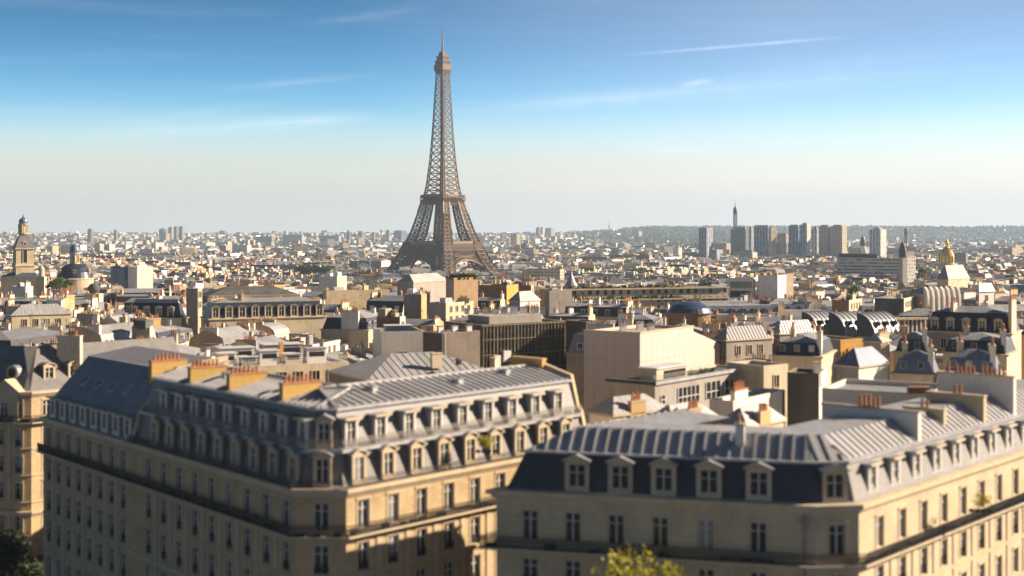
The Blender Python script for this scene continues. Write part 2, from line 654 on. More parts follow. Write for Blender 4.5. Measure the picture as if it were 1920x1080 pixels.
def pxof(p):
    return 960 + F * p[0] / p[1], HZ + F * (H - p[2]) / p[1]


# offsetting of footprints (interior on the left of the walking direction)
def offset(pts, dist, closed=False, wts=None):
    n = len(pts)
    ne = n if closed else n - 1
    dirs, nrm = [], []
    for i in range(ne):
        a, b = pts[i], pts[(i + 1) % n]
        dx, dy = b[0] - a[0], b[1] - a[1]
        l = math.hypot(dx, dy)
        dirs.append((dx / l, dy / l))
        nrm.append((-dy / l, dx / l))
    wt = wts or [1] * ne
    out = []
    for i in range(n):
        if closed:
            e0, e1 = (i - 1) % n, i
        else:
            e0, e1 = max(i - 1, 0), min(i, ne - 1)
        d0, d1 = dist * wt[e0], dist * wt[e1]
        n0, n1 = nrm[e0], nrm[e1]
        det = n0[0] * n1[1] - n0[1] * n1[0]
        if e0 == e1 or abs(det) < 1e-5:
            out.append((pts[i][0] + n1[0] * d1, pts[i][1] + n1[1] * d1))
        else:
            x = (d0 * n1[1] - d1 * n0[1]) / det
            y = (n0[0] * d1 - n1[0] * d0) / det
            out.append((pts[i][0] + x, pts[i][1] + y))
    return out


def sweep(mb, pts, prof, mats, closed=False, wts=None, caps=None, top=None, endmat=None):
    """carry a profile [(inset, z)] round a footprint; mats has one material per profile segment"""
    n = len(pts)
    ne = n if closed else n - 1
    lines = [[(q[0], q[1], z) for q in offset(pts, ins, closed, wts)] for ins, z in prof]
    for j in range(len(prof) - 1):
        for i in range(ne):
            k = (i + 1) % n
            m = mats[j]
            if isinstance(m, dict):
                m = m.get(i, m[-1])
            if wts and wts[i] == 0 and endmat:
                m = endmat
            a, b, c, d = lines[j][i], lines[j][k], lines[j + 1][k], lines[j + 1][i]
            if math.dist(c, d) < 0.02:
                mb.poly((a, b, c), m)
            elif math.dist(a, b) < 0.02:
                mb.poly((a, c, d), m)
            else:
                mb.poly((a, b, c, d), m)
    if caps and not closed:
        mb.poly([l[0] for l in lines][::-1], caps)
        mb.poly([l[-1] for l in lines], caps)
    if top:
        mb.poly(lines[-1], top)
    return lines


def edge_frame(a, b):
    """x along the edge, y inwards"""
    l = math.hypot(b[0] - a[0], b[1] - a[1])
    dx, dy = (b[0] - a[0]) / l, (b[1] - a[1]) / l
    return (lambda x, y, z: (a[0] + dx * x - dy * y, a[1] + dy * x + dx * y, z)), l, math.atan2(dy, dx)


def wall_open(mb, a, b, z0, z1, us, rows, ww, mat, depth=0.28, reveal=None):
    """wall from a to b with real openings at centres us, rows = [(sill, head)]"""
    fr, l, ang = edge_frame(a, b)
    xs = [0.0]
    for u in us:
        xs += [u - ww / 2, u + ww / 2]
    xs.append(l)
    zs = [z0]
    for s, h in rows:
        zs += [s, h]
    zs.append(z1)
    r = reveal or mat
    for zi in range(len(zs) - 1):
        zA, zB = zs[zi], zs[zi + 1]
        if zi % 2 == 0:
            mb.poly((fr(0, 0, zA), fr(l, 0, zA), fr(l, 0, zB), fr(0, 0, zB)), mat)
            continue
        for xi in range(len(xs) - 1):
            xA, xB = xs[xi], xs[xi + 1]
            if xi % 2 == 0:
                mb.poly((fr(xA, 0, zA), fr(xB, 0, zA), fr(xB, 0, zB), fr(xA, 0, zB)), mat)
            else:
                D = depth
                mb.poly((fr(xA, 0, zA), fr(xA, D, zA), fr(xA, D, zB), fr(xA, 0, zB)), r)
                mb.poly((fr(xB, D, zA), fr(xB, 0, zA), fr(xB, 0, zB), fr(xB, D, zB)), r)
                mb.poly((fr(xA, 0, zA), fr(xB, 0, zA), fr(xB, D, zA), fr(xA, D, zA)), r)
                mb.poly((fr(xA, D, zB), fr(xB, D, zB), fr(xB, 0, zB), fr(xA, 0, zB)), r)
    return fr, l, ang


_cache = {}


def cached(key, fn):
    if key not in _cache:
        _cache[key] = fn()
    return _cache[key]


def window_meshes(ww, wh):
    def mk():
        fmb = MB()
        x = ww / 2
        t = 0.09
        for x0, x1, z0, z1 in ((-x, -x + t, 0, wh), (x - t, x, 0, wh), (-0.07, 0.07, t, wh - t), (-x + t, x - t, 0, t), (-x + t, x - t, wh - t, wh),
                               (-x + t, -0.07, wh * 0.70, wh * 0.70 + .07), (0.07, x - t, wh * 0.70, wh * 0.70 + .07)):
            fmb.box(x0, x1, 0.0, 0.08, z0, z1, FRAME)
        p = MB()
        p.poly(((-x, 0.06, 0), (x, 0.06, 0), (x, 0.06, wh), (-x, 0.06, wh)), GLASS)
        r = MB()
        for z in (0.12, 0.95):
            r.box(-x - .1, x + .1, -0.1, -0.05, z, z + .05, IRON)
        k = 0
        while k * 0.14 < ww + .2:
            xx = -x - .1 + k * .14
            r.box(xx, xx + .035, -0.095, -0.055, 0.17, 0.95, IRON)
            k += 1
        r.box(-x - .1, x + .1, -0.09, -0.06, 0.35, 0.62, IRON)
        return fmb.mesh('window'), p.mesh('pane'), r.mesh('railing')
    return cached(('win', ww, wh), mk)


def put_window(root, loc, ang, ww, wh, rail=False):
    f, p, r = window_meshes(ww, wh)
    o = link('window', f, root, loc, ang)
    link('pane', p, o)
    if rail:
        link('railing', r, o)
    return o


def dormer_meshes(kind, w, h, dep, slope=None):
    """front at y=0, window opening, cheeks back to y=dep"""
    def mk():
        b = MB()
        x = w / 2
        sw = 0.24 * w / 1.6
        front = TRIM if kind != 'flat' else FRAME
        cheek = ZINC if kind == 'flat' else SLATEL
        # front: two posts, sill, head
        b.box(-x, -x + sw, -0.12, 0.16, 0, h, front)
        b.box(x - sw, x, -0.12, 0.16, 0, h, front)
        b.box(-x + sw, x - sw, -0.10, 0.16, 0, 0.45, front)
        b.box(-x + sw, x - sw, -0.10, 0.16, h - 0.3, h, front)
        # cheeks
        b.box(-x + .02, -x + .14, 0.16, dep, 0.0, h, cheek)
        b.box(x - .14, x - .02, 0.16, dep, 0.0, h, cheek)
        r = MB()
        e = 0.22
        if kind == 'flat':
            r.box(-x - e, x + e, -0.45, dep, h + .003, h + 0.16, ZINC)
            r.box(-x - e - .04, x + e + .04, -0.52, -0.45, h - .03, h + 0.2, TRIM)
        elif kind == 'gable':
            rise = 0.55
            A, B, C = (-x - e, h), (0, h + rise), (x + e, h)
            for (p, q) in ((A, B), (B, C)):
                r.poly(((p[0], -.4, p[1]), (q[0], -.4, q[1]), (q[0], dep + 1.0, q[1]), (p[0], dep + 1.0, p[1]))[::-1], ZINC)
                r.poly(((p[0], -.4, p[1] + .12), (q[0], -.4, q[1] + .12), (q[0], dep + 1.0, q[1] + .12), (p[0], dep + 1.0, p[1] + .12)), ZINC)
                r.poly(((p[0], -.4, p[1]), (q[0], -.4, q[1]), (q[0], -.4, q[1] + .12), (p[0], -.4, p[1] + .12)), TRIM)
            r.poly(((-x, -.13, h), (x, -.13, h), (0, -.13, h + rise)), TRIM)
        else:  # arch
            n = 8
            rise = 0.5
            pts = [(-(x + e) + 2 * (x + e) * k / n, h + .02 + rise * math.sin(math.pi * k / n) ** .8) for k in range(n + 1)]
            for p, q in zip(pts, pts[1:]):
                r.poly(((p[0], -.35, p[1]), (q[0], -.35, q[1]), (q[0], dep + .8, q[1]), (p[0], dep + .8, p[1])), ZINC)
                r.poly(((p[0], -.35, p[1] - .14), (q[0], -.35, q[1] - .14), (q[0], -.35, q[1]), (p[0], -.35, p[1])), TRIM)
            r.poly([(p[0], -.13, p[1] - .05) for p in pts], TRIM)
        wmb = MB()
        ix = x - sw
        t = 0.07
        for x0, x1, z0, z1 in ((-ix, -ix + t, .45, h - .3), (ix - t, ix, .45, h - .3), (-.06, .06, .45, h - .3), (-ix + t, -.06, .45, .53), (.06, ix - t, .45, .53),
                               (-ix + t, -.06, h * .62, h * .62 + .06), (.06, ix - t, h * .62, h * .62 + .06)):
            wmb.box(x0, x1, 0.04, 0.10, z0, z1, FRAME)
        wmb.poly(((-ix, .1, .45), (ix, .1, .45), (ix, .1, h - .3), (-ix, .1, h - .3)), GLASS)
        return b.mesh('dormer'), r.mesh('dormer_roof'), wmb.mesh('window')
    return cached(('dor', kind, w, h, dep), mk)


def put_dormer(root, loc, ang, kind, w, h, dep):
    b, r, wn = dormer_meshes(kind, w, h, dep)
    o = link('dormer', b, root, loc, ang)
    link('dormer_roof', r, o)
    link('window', wn, o)
    return o


def pot_mesh():
    def mk():
        m = MB()
        m.lathe([(.17, 0), (.20, .08), (.155, .14), (.135, .75), (.17, .80), (.17, .88), (.12, .9)], POT, 8)
        return m.mesh('chimney_pot')
    return cached('pot', mk)


def chimney(root, loc, ang, length, thick, height, mat, pots=True, capmat=None, gap=.42, merged=False, skip=0.3, name='chimney', pscale=1.0):
    """wall-like chimney stack along local x with a row of pots"""
    m = MB()
    m.box(0, length, -thick / 2, thick / 2, 0, height, mat)
    m.box(-.08, length + .08, -thick / 2 - .08, thick / 2 + .08, height, height + .18, capmat or TRIM)
    n = int((length - 2 * skip) / gap)
    if merged and pots:
        for k in range(n):
            if rnd.random() < .25:
                continue
            x = skip + (k + .5) * gap
            hh = rnd.uniform(.6, 1.1) * pscale
            m.lathe([(.17, height + .18), (.14, height + .18 + hh)], POT if rnd.random() < .8 else TRIM, 5, (x, 0))
    o = link(name, m.mesh(name), root, loc, ang)
    if pots and not merged:
        for k in range(n):
            if rnd.random() < .08:
                continue
            p = link('chimney_pot', pot_mesh(), o, (skip + (k + .5) * gap, rnd.uniform(-.05, .05), height + .18), 0)
            s = rnd.uniform(.85, 1.15) * pscale
            p.scale = (max(s, 1.1), max(s, 1.1), s * rnd.uniform(.85, 1.25))
    return o


def ribs(mb, pts, prof0, prof1, closed, gap, mat, ht=.07, wd=.06, edges=None, wts=None):
    """standing seams of a metal roof from profile point prof0 (outer) up to prof1"""
    o0 = offset(pts, prof0[0], closed, wts)
    o1 = offset(pts, prof1[0], closed, wts)
    n = len(pts)
    for i in range(n if closed else n - 1):
        if edges is not None and i not in edges:
            continue
        k = (i + 1) % n
        A, B, a, b = o0[i], o0[k], o1[i], o1[k]
        l = math.hypot(B[0] - A[0], B[1] - A[1])
        if l < 1:
            continue
        dx, dy = (B[0] - A[0]) / l, (B[1] - A[1]) / l
        dep = prof1[0] - prof0[0]
        sa = (a[0] - A[0]) * dx + (a[1] - A[1]) * dy
        sb = (b[0] - A[0]) * dx + (b[1] - A[1]) * dy
        s = gap * .5
        while s < l:
            fr = 1.0
            if sa > 0 and s < sa:
                fr = s / sa
            if s > sb and sb < l:
                fr = min(fr, (l - s) / (l - sb))
            if fr > .05:
                z0, z1 = prof0[1], prof0[1] + (prof1[1] - prof0[1]) * fr
                p = (A[0] + dx * s, A[1] + dy * s)
                q = (p[0] - dy * dep * fr, p[1] + dx * dep * fr)
                mb.bar((p[0], p[1], z0 + ht * .4), (q[0], q[1], z1 + ht * .4), wd, mat)
            s += gap


def railing(mb, pts, inset, z, h=1.0, step=.16, closed=False, mat=None):
    o = offset(pts, inset, closed)
    n = len(o)
    mat = mat or IRON
    for i in range(n if closed else n - 1):
        a, b = o[i], o[(i + 1) % n]
        fr, l, ang = edge_frame(a, b)
        for zz in (z + .1, z + h * .7, z + h):
            mb.box(0, l, -.025, .025, zz - .03, zz + .03, mat, fr=fr)
        k = step
        while k < l:
            mb.box(k - .02, k + .02, -.02, .02, z + .13, z + h - .03, mat, fr=fr, bottom=False)
            k += step


# ------------------------------------------------------------------ footprints and overlap
def overlap(P, Q):
    for poly in (P, Q):
        n = len(poly)
        for i in range(n):
            a, b = poly[i], poly[(i + 1) % n]
            nx, ny = b[1] - a[1], a[0] - b[0]
            p = [nx * v[0] + ny * v[1] for v in P]
            q = [nx * v[0] + ny * v[1] for v in Q]
            if max(p) <= min(q) or max(q) <= min(p):
                return False
    return True


def rect(cx, cy, w_, d_, rot, grow=0):
    c, s = math.cos(rot), math.sin(rot)
    hw, hd = w_ / 2 + grow, d_ / 2 + grow
    return [(cx + c * x - s * y, cy + s * x + c * y) for x, y in ((-hw, -hd), (hw, -hd), (hw, hd), (-hw, hd))]


def corner_poly(pl, pc, pr, d, phi, maxl=80):
    """footprint with its near corner at column pc, its faces reaching columns pl and pr"""
    lo = math.degrees(math.atan((pr - 960) / F)) + 9
    hi = 90 - math.degrees(math.atan((960 - pl) / F)) - 9
    phi = math.radians(min(max(phi, lo), hi))
    c, s = math.cos(phi), math.sin(phi)
    cx, cy = (pc - 960) / F * d, d
    A = (pl - 960) / F
    ll = min(maxl, (cx - A * cy) / (c + A * s))
    A = (pr - 960) / F
    lr = min(maxl, (A * cy - cx) / (s - A * c))
    C = (cx, cy)
    Lp = (cx - ll * c, cy + ll * s)
    Rp = (cx + lr * s, cy + lr * c)
    return [Lp, C, Rp, (Lp[0] + Rp[0] - cx, Lp[1] + Rp[1] - cy)]


def corner_bld(name, label, cat, pl, pc, pr, py, d, phi, wl, wr=None, roof='flat', roofmat=None, lm=None, group=None,
               deep=None, slope=None, parapet=.6, rise=2.0, units=0, grow=1.0, base=None, foot=True):
    """a building given by where its walls stand; returns the thing and its footprint round the near corner"""
    P = corner_poly(pl, pc, pr, d, phi)
    if deep:  # limit the depth of a building of which only one face shows
        L0, C0, R0, B0 = P
        v = Vector((R0[0] - C0[0], R0[1] - C0[1]))
        u = Vector((L0[0] - C0[0], L0[1] - C0[1]))
        if deep > 0:
            u = u.normalized() * deep
        else:
            v = v.normalized() * -deep
        P = [(C0[0] + u.x, C0[1] + u.y), C0, (C0[0] + v.x, C0[1] + v.y), (C0[0] + u.x + v.x, C0[1] + u.y + v.y)]
    zt = H - (py - HZ) / F * d
    zg = min(gz(*p) for p in P) - .5 if base is None else base
    root = thing(name, label, cat, (P[1][0], P[1][1], zg), 0, group, lm and (lm, (pl + pr) / 2, py, d))
    Q = [(p[0] - P[1][0], p[1] - P[1][1]) for p in P]
    h = zt - zg
    if foot:
        cx = sum(p[0] for p in P) / 4
        cy = sum(p[1] for p in P) / 4
        FOOT.append([(cx + (p[0] - cx) * 1.06, cy + (p[1] - cy) * 1.06) for p in P])
    m = MB()
    wr = wr or wl
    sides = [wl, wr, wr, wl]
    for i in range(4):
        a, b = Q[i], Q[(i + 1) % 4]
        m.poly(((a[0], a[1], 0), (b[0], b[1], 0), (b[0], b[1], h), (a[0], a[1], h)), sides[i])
    m.build('wall', root)
    r = MB()
    if roof == 'flat':
        ins = offset(Q, .35, True)
        for i in range(4):
            k = (i + 1) % 4
            a, b, c, e = Q[i], Q[k], ins[k], ins[i]
            r.poly(((*a, h), (*b, h), (*c, h), (*e, h)), TRIM)
            r.poly(((*e, h), (*c, h), (*c, h - parapet), (*e, h - parapet)), wl)
        r.poly([(*p, h - parapet) for p in ins], roofmat or GRAVEL)
    elif roof == 'hip':
        rm = roofmat or ZINC
        e = min(math.dist(Q[0], Q[1]), math.dist(Q[1], Q[2])) * .46
        sweep(r, Q, [(0, h), (-.3, h + .003), (-.3, h + .25), (e, h + rise)], [TRIM, TRIM, rm], True, top=rm)
    elif roof == 'mansard':
        rm = roofmat or SLATE
        e = min(math.dist(Q[0], Q[1]), math.dist(Q[1], Q[2])) * .45
        ti = rise * .35
        sweep(r, Q, [(0, h), (-.35, h + .003), (-.35, h + .3), (.25, h + .35), (ti, h + rise), (max(ti + .6, e), h + rise + 1.1)],
              [TRIM, TRIM, TRIM, rm, ZINC], True, top=ZINC)
    r.build('roof', root)
    for _ in range(units):
        a, b = rnd.uniform(.15, .85), rnd.uniform(.15, .85)
        u = Vector((Q[0][0], Q[0][1]))
        v = Vector((Q[2][0], Q[2][1]))
        p = u * a + v * b
        s = rnd.uniform(.8, 2.2)
        mm = MB()
        mm.box(-s, s, -s * .6, s * .6, 0, rnd.uniform(.8, 2.2), rnd.choice([METALW, GREYW, ZINCP, WHITE, FELT]))
        mm.box(-s * .7, s * .7, -s * .4, s * .4, -.3, 0.0, FELT)
        link('roof_unit', mm.mesh('roof_unit'), root, (p.x, p.y, h - parapet + .3 if roof == 'flat' else h + rise * .6), math.radians(90 - phi))
    return root, Q, h, P

# ------------------------------------------------------------------ ground
def make_ground():
    m, t, b = new_mat('ground_cover')
    geo = nd(t, 'ShaderNodeNewGeometry')
    sp = nd(t, 'ShaderNodeSeparateXYZ')
    t.links.new(geo.outputs['Position'], sp.inputs[0])
    n1 = noise(t, geo.outputs['Position'], 0.02, 6)
    c = mixc(t, ramp(t, n1, .4, .6), (0.05, 0.05, 0.052), (0.12, 0.11, 0.10))
    # wooded heights far away, some haze painted into the greens
    n2 = noise(t, geo.outputs['Position'], 0.006, 6)
    far = ramp(t, sp.outputs[1], 3800, 6500)
    green = mixc(t, ramp(t, n2, .42, .62), (0.045, 0.06, 0.06), (0.10, 0.115, 0.105))
    n3 = noise(t, geo.outputs['Position'], 0.02, 3)
    green = mixc(t, ramp(t, n3, .64, .70), green, (0.25, 0.23, 0.2))
    c = mixc(t, far, c, green)
    t.links.new(c, b.inputs['Base Color'])
    b.inputs['Roughness'].default_value = .95
    b.inputs['Specular IOR Level'].default_value = .1
    mb = MB()
    ys = [-250, -100, 0, 60, 110, 150, 200, 270, 360, 480, 640, 820, 1050, 1400, 1900, 2600, 3400] + [3800 + 200 * k for k in range(52)]
    na = 120
    grid = []
    for y in ys:
        row = []
        for k in range(na + 1):
            a = -0.75 + 1.5 * k / na
            x = a * (y + 900)
            row.append(len(mb.v))
            mb.v.append((x, y, gz(x, y)))
        grid.append(row)
    for j in range(len(ys) - 1):
        for k in range(na):
            mb.f.append((grid[j][k], grid[j][k + 1], grid[j + 1][k + 1], grid[j + 1][k]))
            mb.m.append(0)
    mb.mats.append(m)
    o = mb.build('ground')
    o['kind'] = 'structure'
    for p in o.data.polygons:
        p.use_smooth = True


make_ground()

# pavements and carriageway of the streets between the front blocks
ASPH = mat_plain('asphalt', (0.05, 0.05, 0.053), .9, 0, .8)
PAVE = mat_plain('paving', (0.26, 0.25, 0.23), .9, 0, .8)

D1 = (-0.634, 0.773)     # street direction to the back left
D2 = (0.676, 0.737)      # street direction to the back right


def along(p, d, t):
    return (p[0] + d[0] * t, p[1] + d[1] * t)


# ------------------------------------------------------------------ block with two dormer rows, on the corner
C1, C2 = (-20.7, 130.5), (-15.9, 130.5)
L1 = along(C1, D1, 38.5)
L1b = along(C1, D1, 66)
R1 = along(C2, D2, 37)
ZE = 24.9


def local(pts, o):
    return [(p[0] - o[0], p[1] - o[1]) for p in pts]


def cornice(root, pts, z, out=.55, h=.45, name='cornice', mat=None):
    m = MB()
    mt = mat or TRIM
    sweep(m, pts, [(0.02, z - .35), (-out * .4, z - .3), (-out * .55, z), (-out, z + .06), (-out, z + h), (.25, z + h + .03)], [mt] * 5, caps=mt)
    return m.build(name, root)


def balcony(root, pts, z, out=.95):
    m = MB()
    sweep(m, pts, [(0.02, z - .32), (-out * .75, z - .25), (-out, z - .2), (-out, z), (.02, z + .002)], [TRIM, TRIM, TRIM, GREYW], caps=TRIM)
    o = m.build('balcony', root)
    r = MB()
    railing(r, pts, -out + .08, z, 1.05, .15)
    # planters and clutter darken the lower half of the rail
    for i in range(len(pts) - 1):
        fr, l, a = edge_frame(*offset(pts, -out + .16, False)[i:i + 2])
        k = .4
        while k < l - 1:
            ww = rnd.uniform(.5, 1.6)
            if rnd.random() < .7:
                r.box(k, k + ww, .0, .25, z + .01, z + rnd.uniform(.3, .55), IRON, fr=fr)
            k += ww + rnd.uniform(.3, 1.5)
    r.build('railing', o)
    return o


def front_rows(root, pts, edges, z0, zE, rows, ww, wallmat):
    """edges: {edge index: list of window centres}; rows: [(sill, height, with rail)]"""
    m = MB()
    for i in range(len(pts) - 1):
        a, b = pts[i], pts[i + 1]
        us = edges.get(i, [])
        rr = sorted([(s, s + h) for s, h, _ in rows])
        fr, l, ang = wall_open(m, a, b, z0, zE, us, rr, ww, wallmat, .32, TRIM)
        for s, h, rail in rows:
            for u in us:
                put_window(root, fr(u, .22, s), ang, ww, h, rail)
                # moulded surround and hood over each opening
                m.box(u - ww / 2 - .22, u + ww / 2 + .22, -.10, -.003, s + h + .12, s + h + .34, TRIM, fr=fr)
                for sx in (-1, 1):
                    x0 = u + sx * (ww / 2 + .1)
                    m.box(x0 - .1, x0 + .1, -.06, -.003, s, s + h + .117, TRIM, fr=fr)
        # pilaster strips and string courses
        for ua, ub in zip(us, us[1:]):
            for zz_, hh_, _ in rows[1:]:
                m.box((ua + ub) / 2 - .3, (ua + ub) / 2 + .3, -.11, -.003, zz_ - .2, zz_ + 3.55, TRIM, fr=fr)
        for s, h, _ in rows:
            m.box(0, l, -.14, -.003, s - .42, s - .24, TRIM, fr=fr)
    return m


def block_front():
    o = (C1[0], C1[1])
    root = thing('corner_block', 'long limestone corner block with two rows of dormers and four yellow brick chimney stacks', 'apartment block', (o[0], o[1], 0),
                 lm=('the big corner block', 620, 850, 135))
    pts = local([L1, C1, C2, R1], o)
    us_l = [38.5 - (1.9 + 3.9 * k) for k in range(9)][::-1]
    us_r = [2.2 + 3.9 * k for k in range(9)]
    rows = [(21.15, 2.7, False), (16.95, 2.8, True), (12.9, 2.8, True), (8.8, 2.8, True)]
    m = front_rows(root, pts, {0: us_l, 1: [2.4], 2: us_r}, 0, ZE, rows, 1.45, STONE)
    # back and party walls
    back = offset(pts, 13, False)
    for a, b in ((back[1], back[0]), (back[2], back[1]), (back[3], back[2])):
        m.poly(((*a, 0), (*b, 0), (*b, 33), (*a, 33)), CREAM)
    m.poly(((*back[0], 0), (*pts[0], 0), (*pts[0], ZE), (*back[0], ZE)), CREAM)
    m.poly(((*pts[3], 0), (*back[3], 0), (*back[3], ZE), (*pts[3], ZE)), CREAM)
    m.build('wall', root)
    cornice(root, pts, ZE - .1)
    balcony(root, pts, 20.8)
    sc = MB()
    sweep(sc, pts, [(0.01, 12.2), (-.3, 12.25), (-.3, 12.5), (.01, 12.53)], [TRIM] * 3, caps=TRIM)
    sweep(sc, pts, [(0.01, 8.1), (-.3, 8.15), (-.3, 8.45), (.01, 8.48)], [TRIM] * 3, caps=TRIM)
    sc.build('string_course', root)
    # roof
    r = MB()
    z0 = ZE + .38
    sweep(r, pts, [(.3, z0), (.9, z0 + .05), (1.65, 28.4), (1.15, 28.45), (1.15, 28.75), (2.0, 28.8), (3.1, 32.3), (2.75, 32.33), (2.75, 32.55), (3.1, 32.6), (8.6, 33.9), (13, 33.1)],
          [ZINCP, SLATEL, ZINCP, ZINCP, ZINCP, SLATEL, ZINCP, ZINCP, ZINCP, ZINCP, ZINCP], caps=CREAM)
    ribs(r, pts, (3.1, 32.6), (8.6, 33.9), False, 1.05, ZINCP, .16, .16)
    r.build('roof', root)
    rd = MB()
    o1 = offset(pts, 8.6, False)
    for a, b in zip(o1, o1[1:]):
        rd.bar((*a, 33.95), (*b, 33.95), .3, ZINCL)
    h0 = offset(pts, 3.1, False)
    for k in (1, 2):
        rd.bar((*h0[k], 32.65), (*o1[k], 33.95), .26, ZINCL)
    rd.build('ridge', root)
    # guard rail on the upper ledge
    gr = MB()
    railing(gr, pts, 1.25, 28.76, .95, .2, mat=GREYW)
    gr.build('railing', root)
    gr = MB()
    railing(gr, pts, -.35, ZE + .36, .8, .22, mat=IRON)
    gr.build('railing', root)
    for i, us in ((0, us_l), (1, [2.4]), (2, us_r)):
        fr, l, ang = edge_frame(pts[i], pts[i + 1])
        for u in us:
            put_dormer(root, fr(u, .72, z0 - .05), ang, 'arch', 1.75, 3.0, 1.5)
            put_dormer(root, fr(u, 1.85, 28.78), ang, 'gable' if i == 1 else 'flat', 1.6, 2.75, 1.6)
    # four brick stacks across the left wing
    fr, l, ang = edge_frame(pts[0], pts[1])
    for px, px2, base in ((527, 595, 33), (428, 505, 33), (355, 430, 33), (268, 340, 33)):
        A = (px - 960) / F
        # foot of the stack 3.2 m behind the left face
        for u10 in range(0, 400):
            u = l - u10 / 10
            q = fr(u, 3.3, 0)
            if (q[0] + o[0]) / (q[1] + o[1]) <= A:
                break
        q = fr(u, 3.3, 0)
        L_ = 4.6
        chimney(root, (q[0], q[1], 31.6), ang + math.pi / 2, L_, .75, 2.65, BRASSY, capmat=POT, gap=.5, pscale=.72)
    # sloping party wall at the far right end
    pw = MB()
    fr, l, ang = edge_frame(pts[2], pts[3])
    prof = [(-.1, 20), (-.1, 25.6), (.7, 25.9), (1.5, 29.1), (2.0, 29.5), (3.0, 33.1), (8.6, 34.5), (13, 33.7), (13, 20)]
    A = [fr(l, y, z) for y, z in prof]
    B = [fr(l + .45, y, z) for y, z in prof]
    pw.poly(A[::-1], STONE2)
    pw.poly(B, STONE2)
    for k in range(len(prof) - 1):
        pw.poly((A[k], B[k], B[k + 1], A[k + 1]), STONE2)
    pw.build('party_wall', root)
    chimney(root, fr(l - .2, 7.0, 33.4), ang + math.pi / 2, 5, .7, 1.2, BRASSY, capmat=OCHRE, pots=False)
    # vents, hatches and aerials on the zinc
    for (i, u, y) in ((2, 9, 6.4), (2, 21, 5.8), (0, 12, 6.5), (0, 26, 6), (2, 30, 7)):
        fr, l, ang = edge_frame(pts[i], pts[i + 1])
        mm = MB()
        mm.box(-.35, .35, -.5, .5, -.4, .35, ZINCL)
        mm.box(-.45, .45, -.6, .6, .35, .43, ZINC)
        z = 32.6 + (y - 3.1) / 5.5 * 1.3
        link('roof_hatch', mm.mesh('roof_hatch'), root, fr(u, y, z + .1), ang)
    fr, l, ang = edge_frame(pts[0], pts[1])
    FOOT.append([(p[0] + o[0], p[1] + o[1]) for p in (pts[1], pts[2], back[2], back[1])])
    FOOT.append([(p[0] + o[0], p[1] + o[1]) for p in (pts[0], pts[1], back[1], back[0])])
    FOOT.append([(p[0] + o[0], p[1] + o[1]) for p in (pts[2], pts[3], back[3], back[2])])
    # street planting in one window
    return root


block_front()


def block_left_neighbour():
    o = L1
    root = thing('steep_roofed_block', 'limestone block with steep slate roof and skylights, left of the corner block', 'apartment block', (o[0], o[1], 0),
                 lm=('the steep skylight roof', 190, 730, 175))
    pts = local([L1b, L1], o)
    l = 27.5
    us = [2.0 + 3.4 * k for k in range(8)]
    rows = [(21.15, 2.7, False), (16.95, 2.8, True), (12.9, 2.8, True), (8.8, 2.8, True), (4.2, 2.8, False)]
    m = front_rows(root, pts, {0: us}, 0, ZE, rows, 1.45, STONE)
    back = offset(pts, 13, False)
    m.poly(((*back[1], 0), (*back[0], 0), (*back[0], 33), (*back[1], 33)), CREAM)
    m.poly(((*back[0], 0), (*pts[0], 0), (*pts[0], ZE), (*back[0], ZE)), STONE)
    m.build('wall', root)
    cornice(root, pts, ZE - .1)
    balcony(root, pts, 20.8)
    r = MB()
    z0 = ZE + .38
    sweep(r, pts, [(.3, z0), (.9, z0 + .05), (1.5, 27.9), (6.2, 33.0), (6.5, 33.05), (12.9, 34.0)], [ZINCP, SLATEG, SLATEG, ZINCP, SLATEG], caps=SLATEG)
    r.build('roof', root)
    fr, l, ang = edge_frame(*pts)
    for u in us:
        put_dormer(root, fr(u, .55, z0 - .05), ang, 'flat', 1.9, 2.6, 1.4)
    for u in (5.5, 10, 14.5, 19):
        mm = MB()
        mm.box(-.45, .45, -.7, .7, -.05, .12, METALW)
        mm.box(-.36, .36, -.6, .6, .121, .14, GLASS)
        y = 3.6
        oo = link('skylight', mm.mesh('skylight'), root, fr(u, y, 27.9 + (y - 1.5) / 4.7 * 5.1))
        oo.rotation_euler = (math.atan2(5.1, 4.7), 0, ang)
    pw = MB()
    prof = [(-.05, 20), (-.05, 25.5), (.6, 25.8), (1.3, 28.6), (6.1, 33.6), (12.9, 34.6), (12.9, 20)]
    A = [fr(l - .5, y, z) for y, z in prof]
    B = [fr(l - .02, y, z) for y, z in prof]
    pw.poly(A[::-1], STONE2)
    pw.poly(B, STONE2)
    for k in range(len(prof) - 1):
        pw.poly((A[k], B[k], B[k + 1], A[k + 1]), STONE2)
    pw.build('party_wall', root)
    FOOT.append([(p[0] + o[0], p[1] + o[1]) for p in (pts[0], pts[1], back[1], back[0])])


block_left_neighbour()


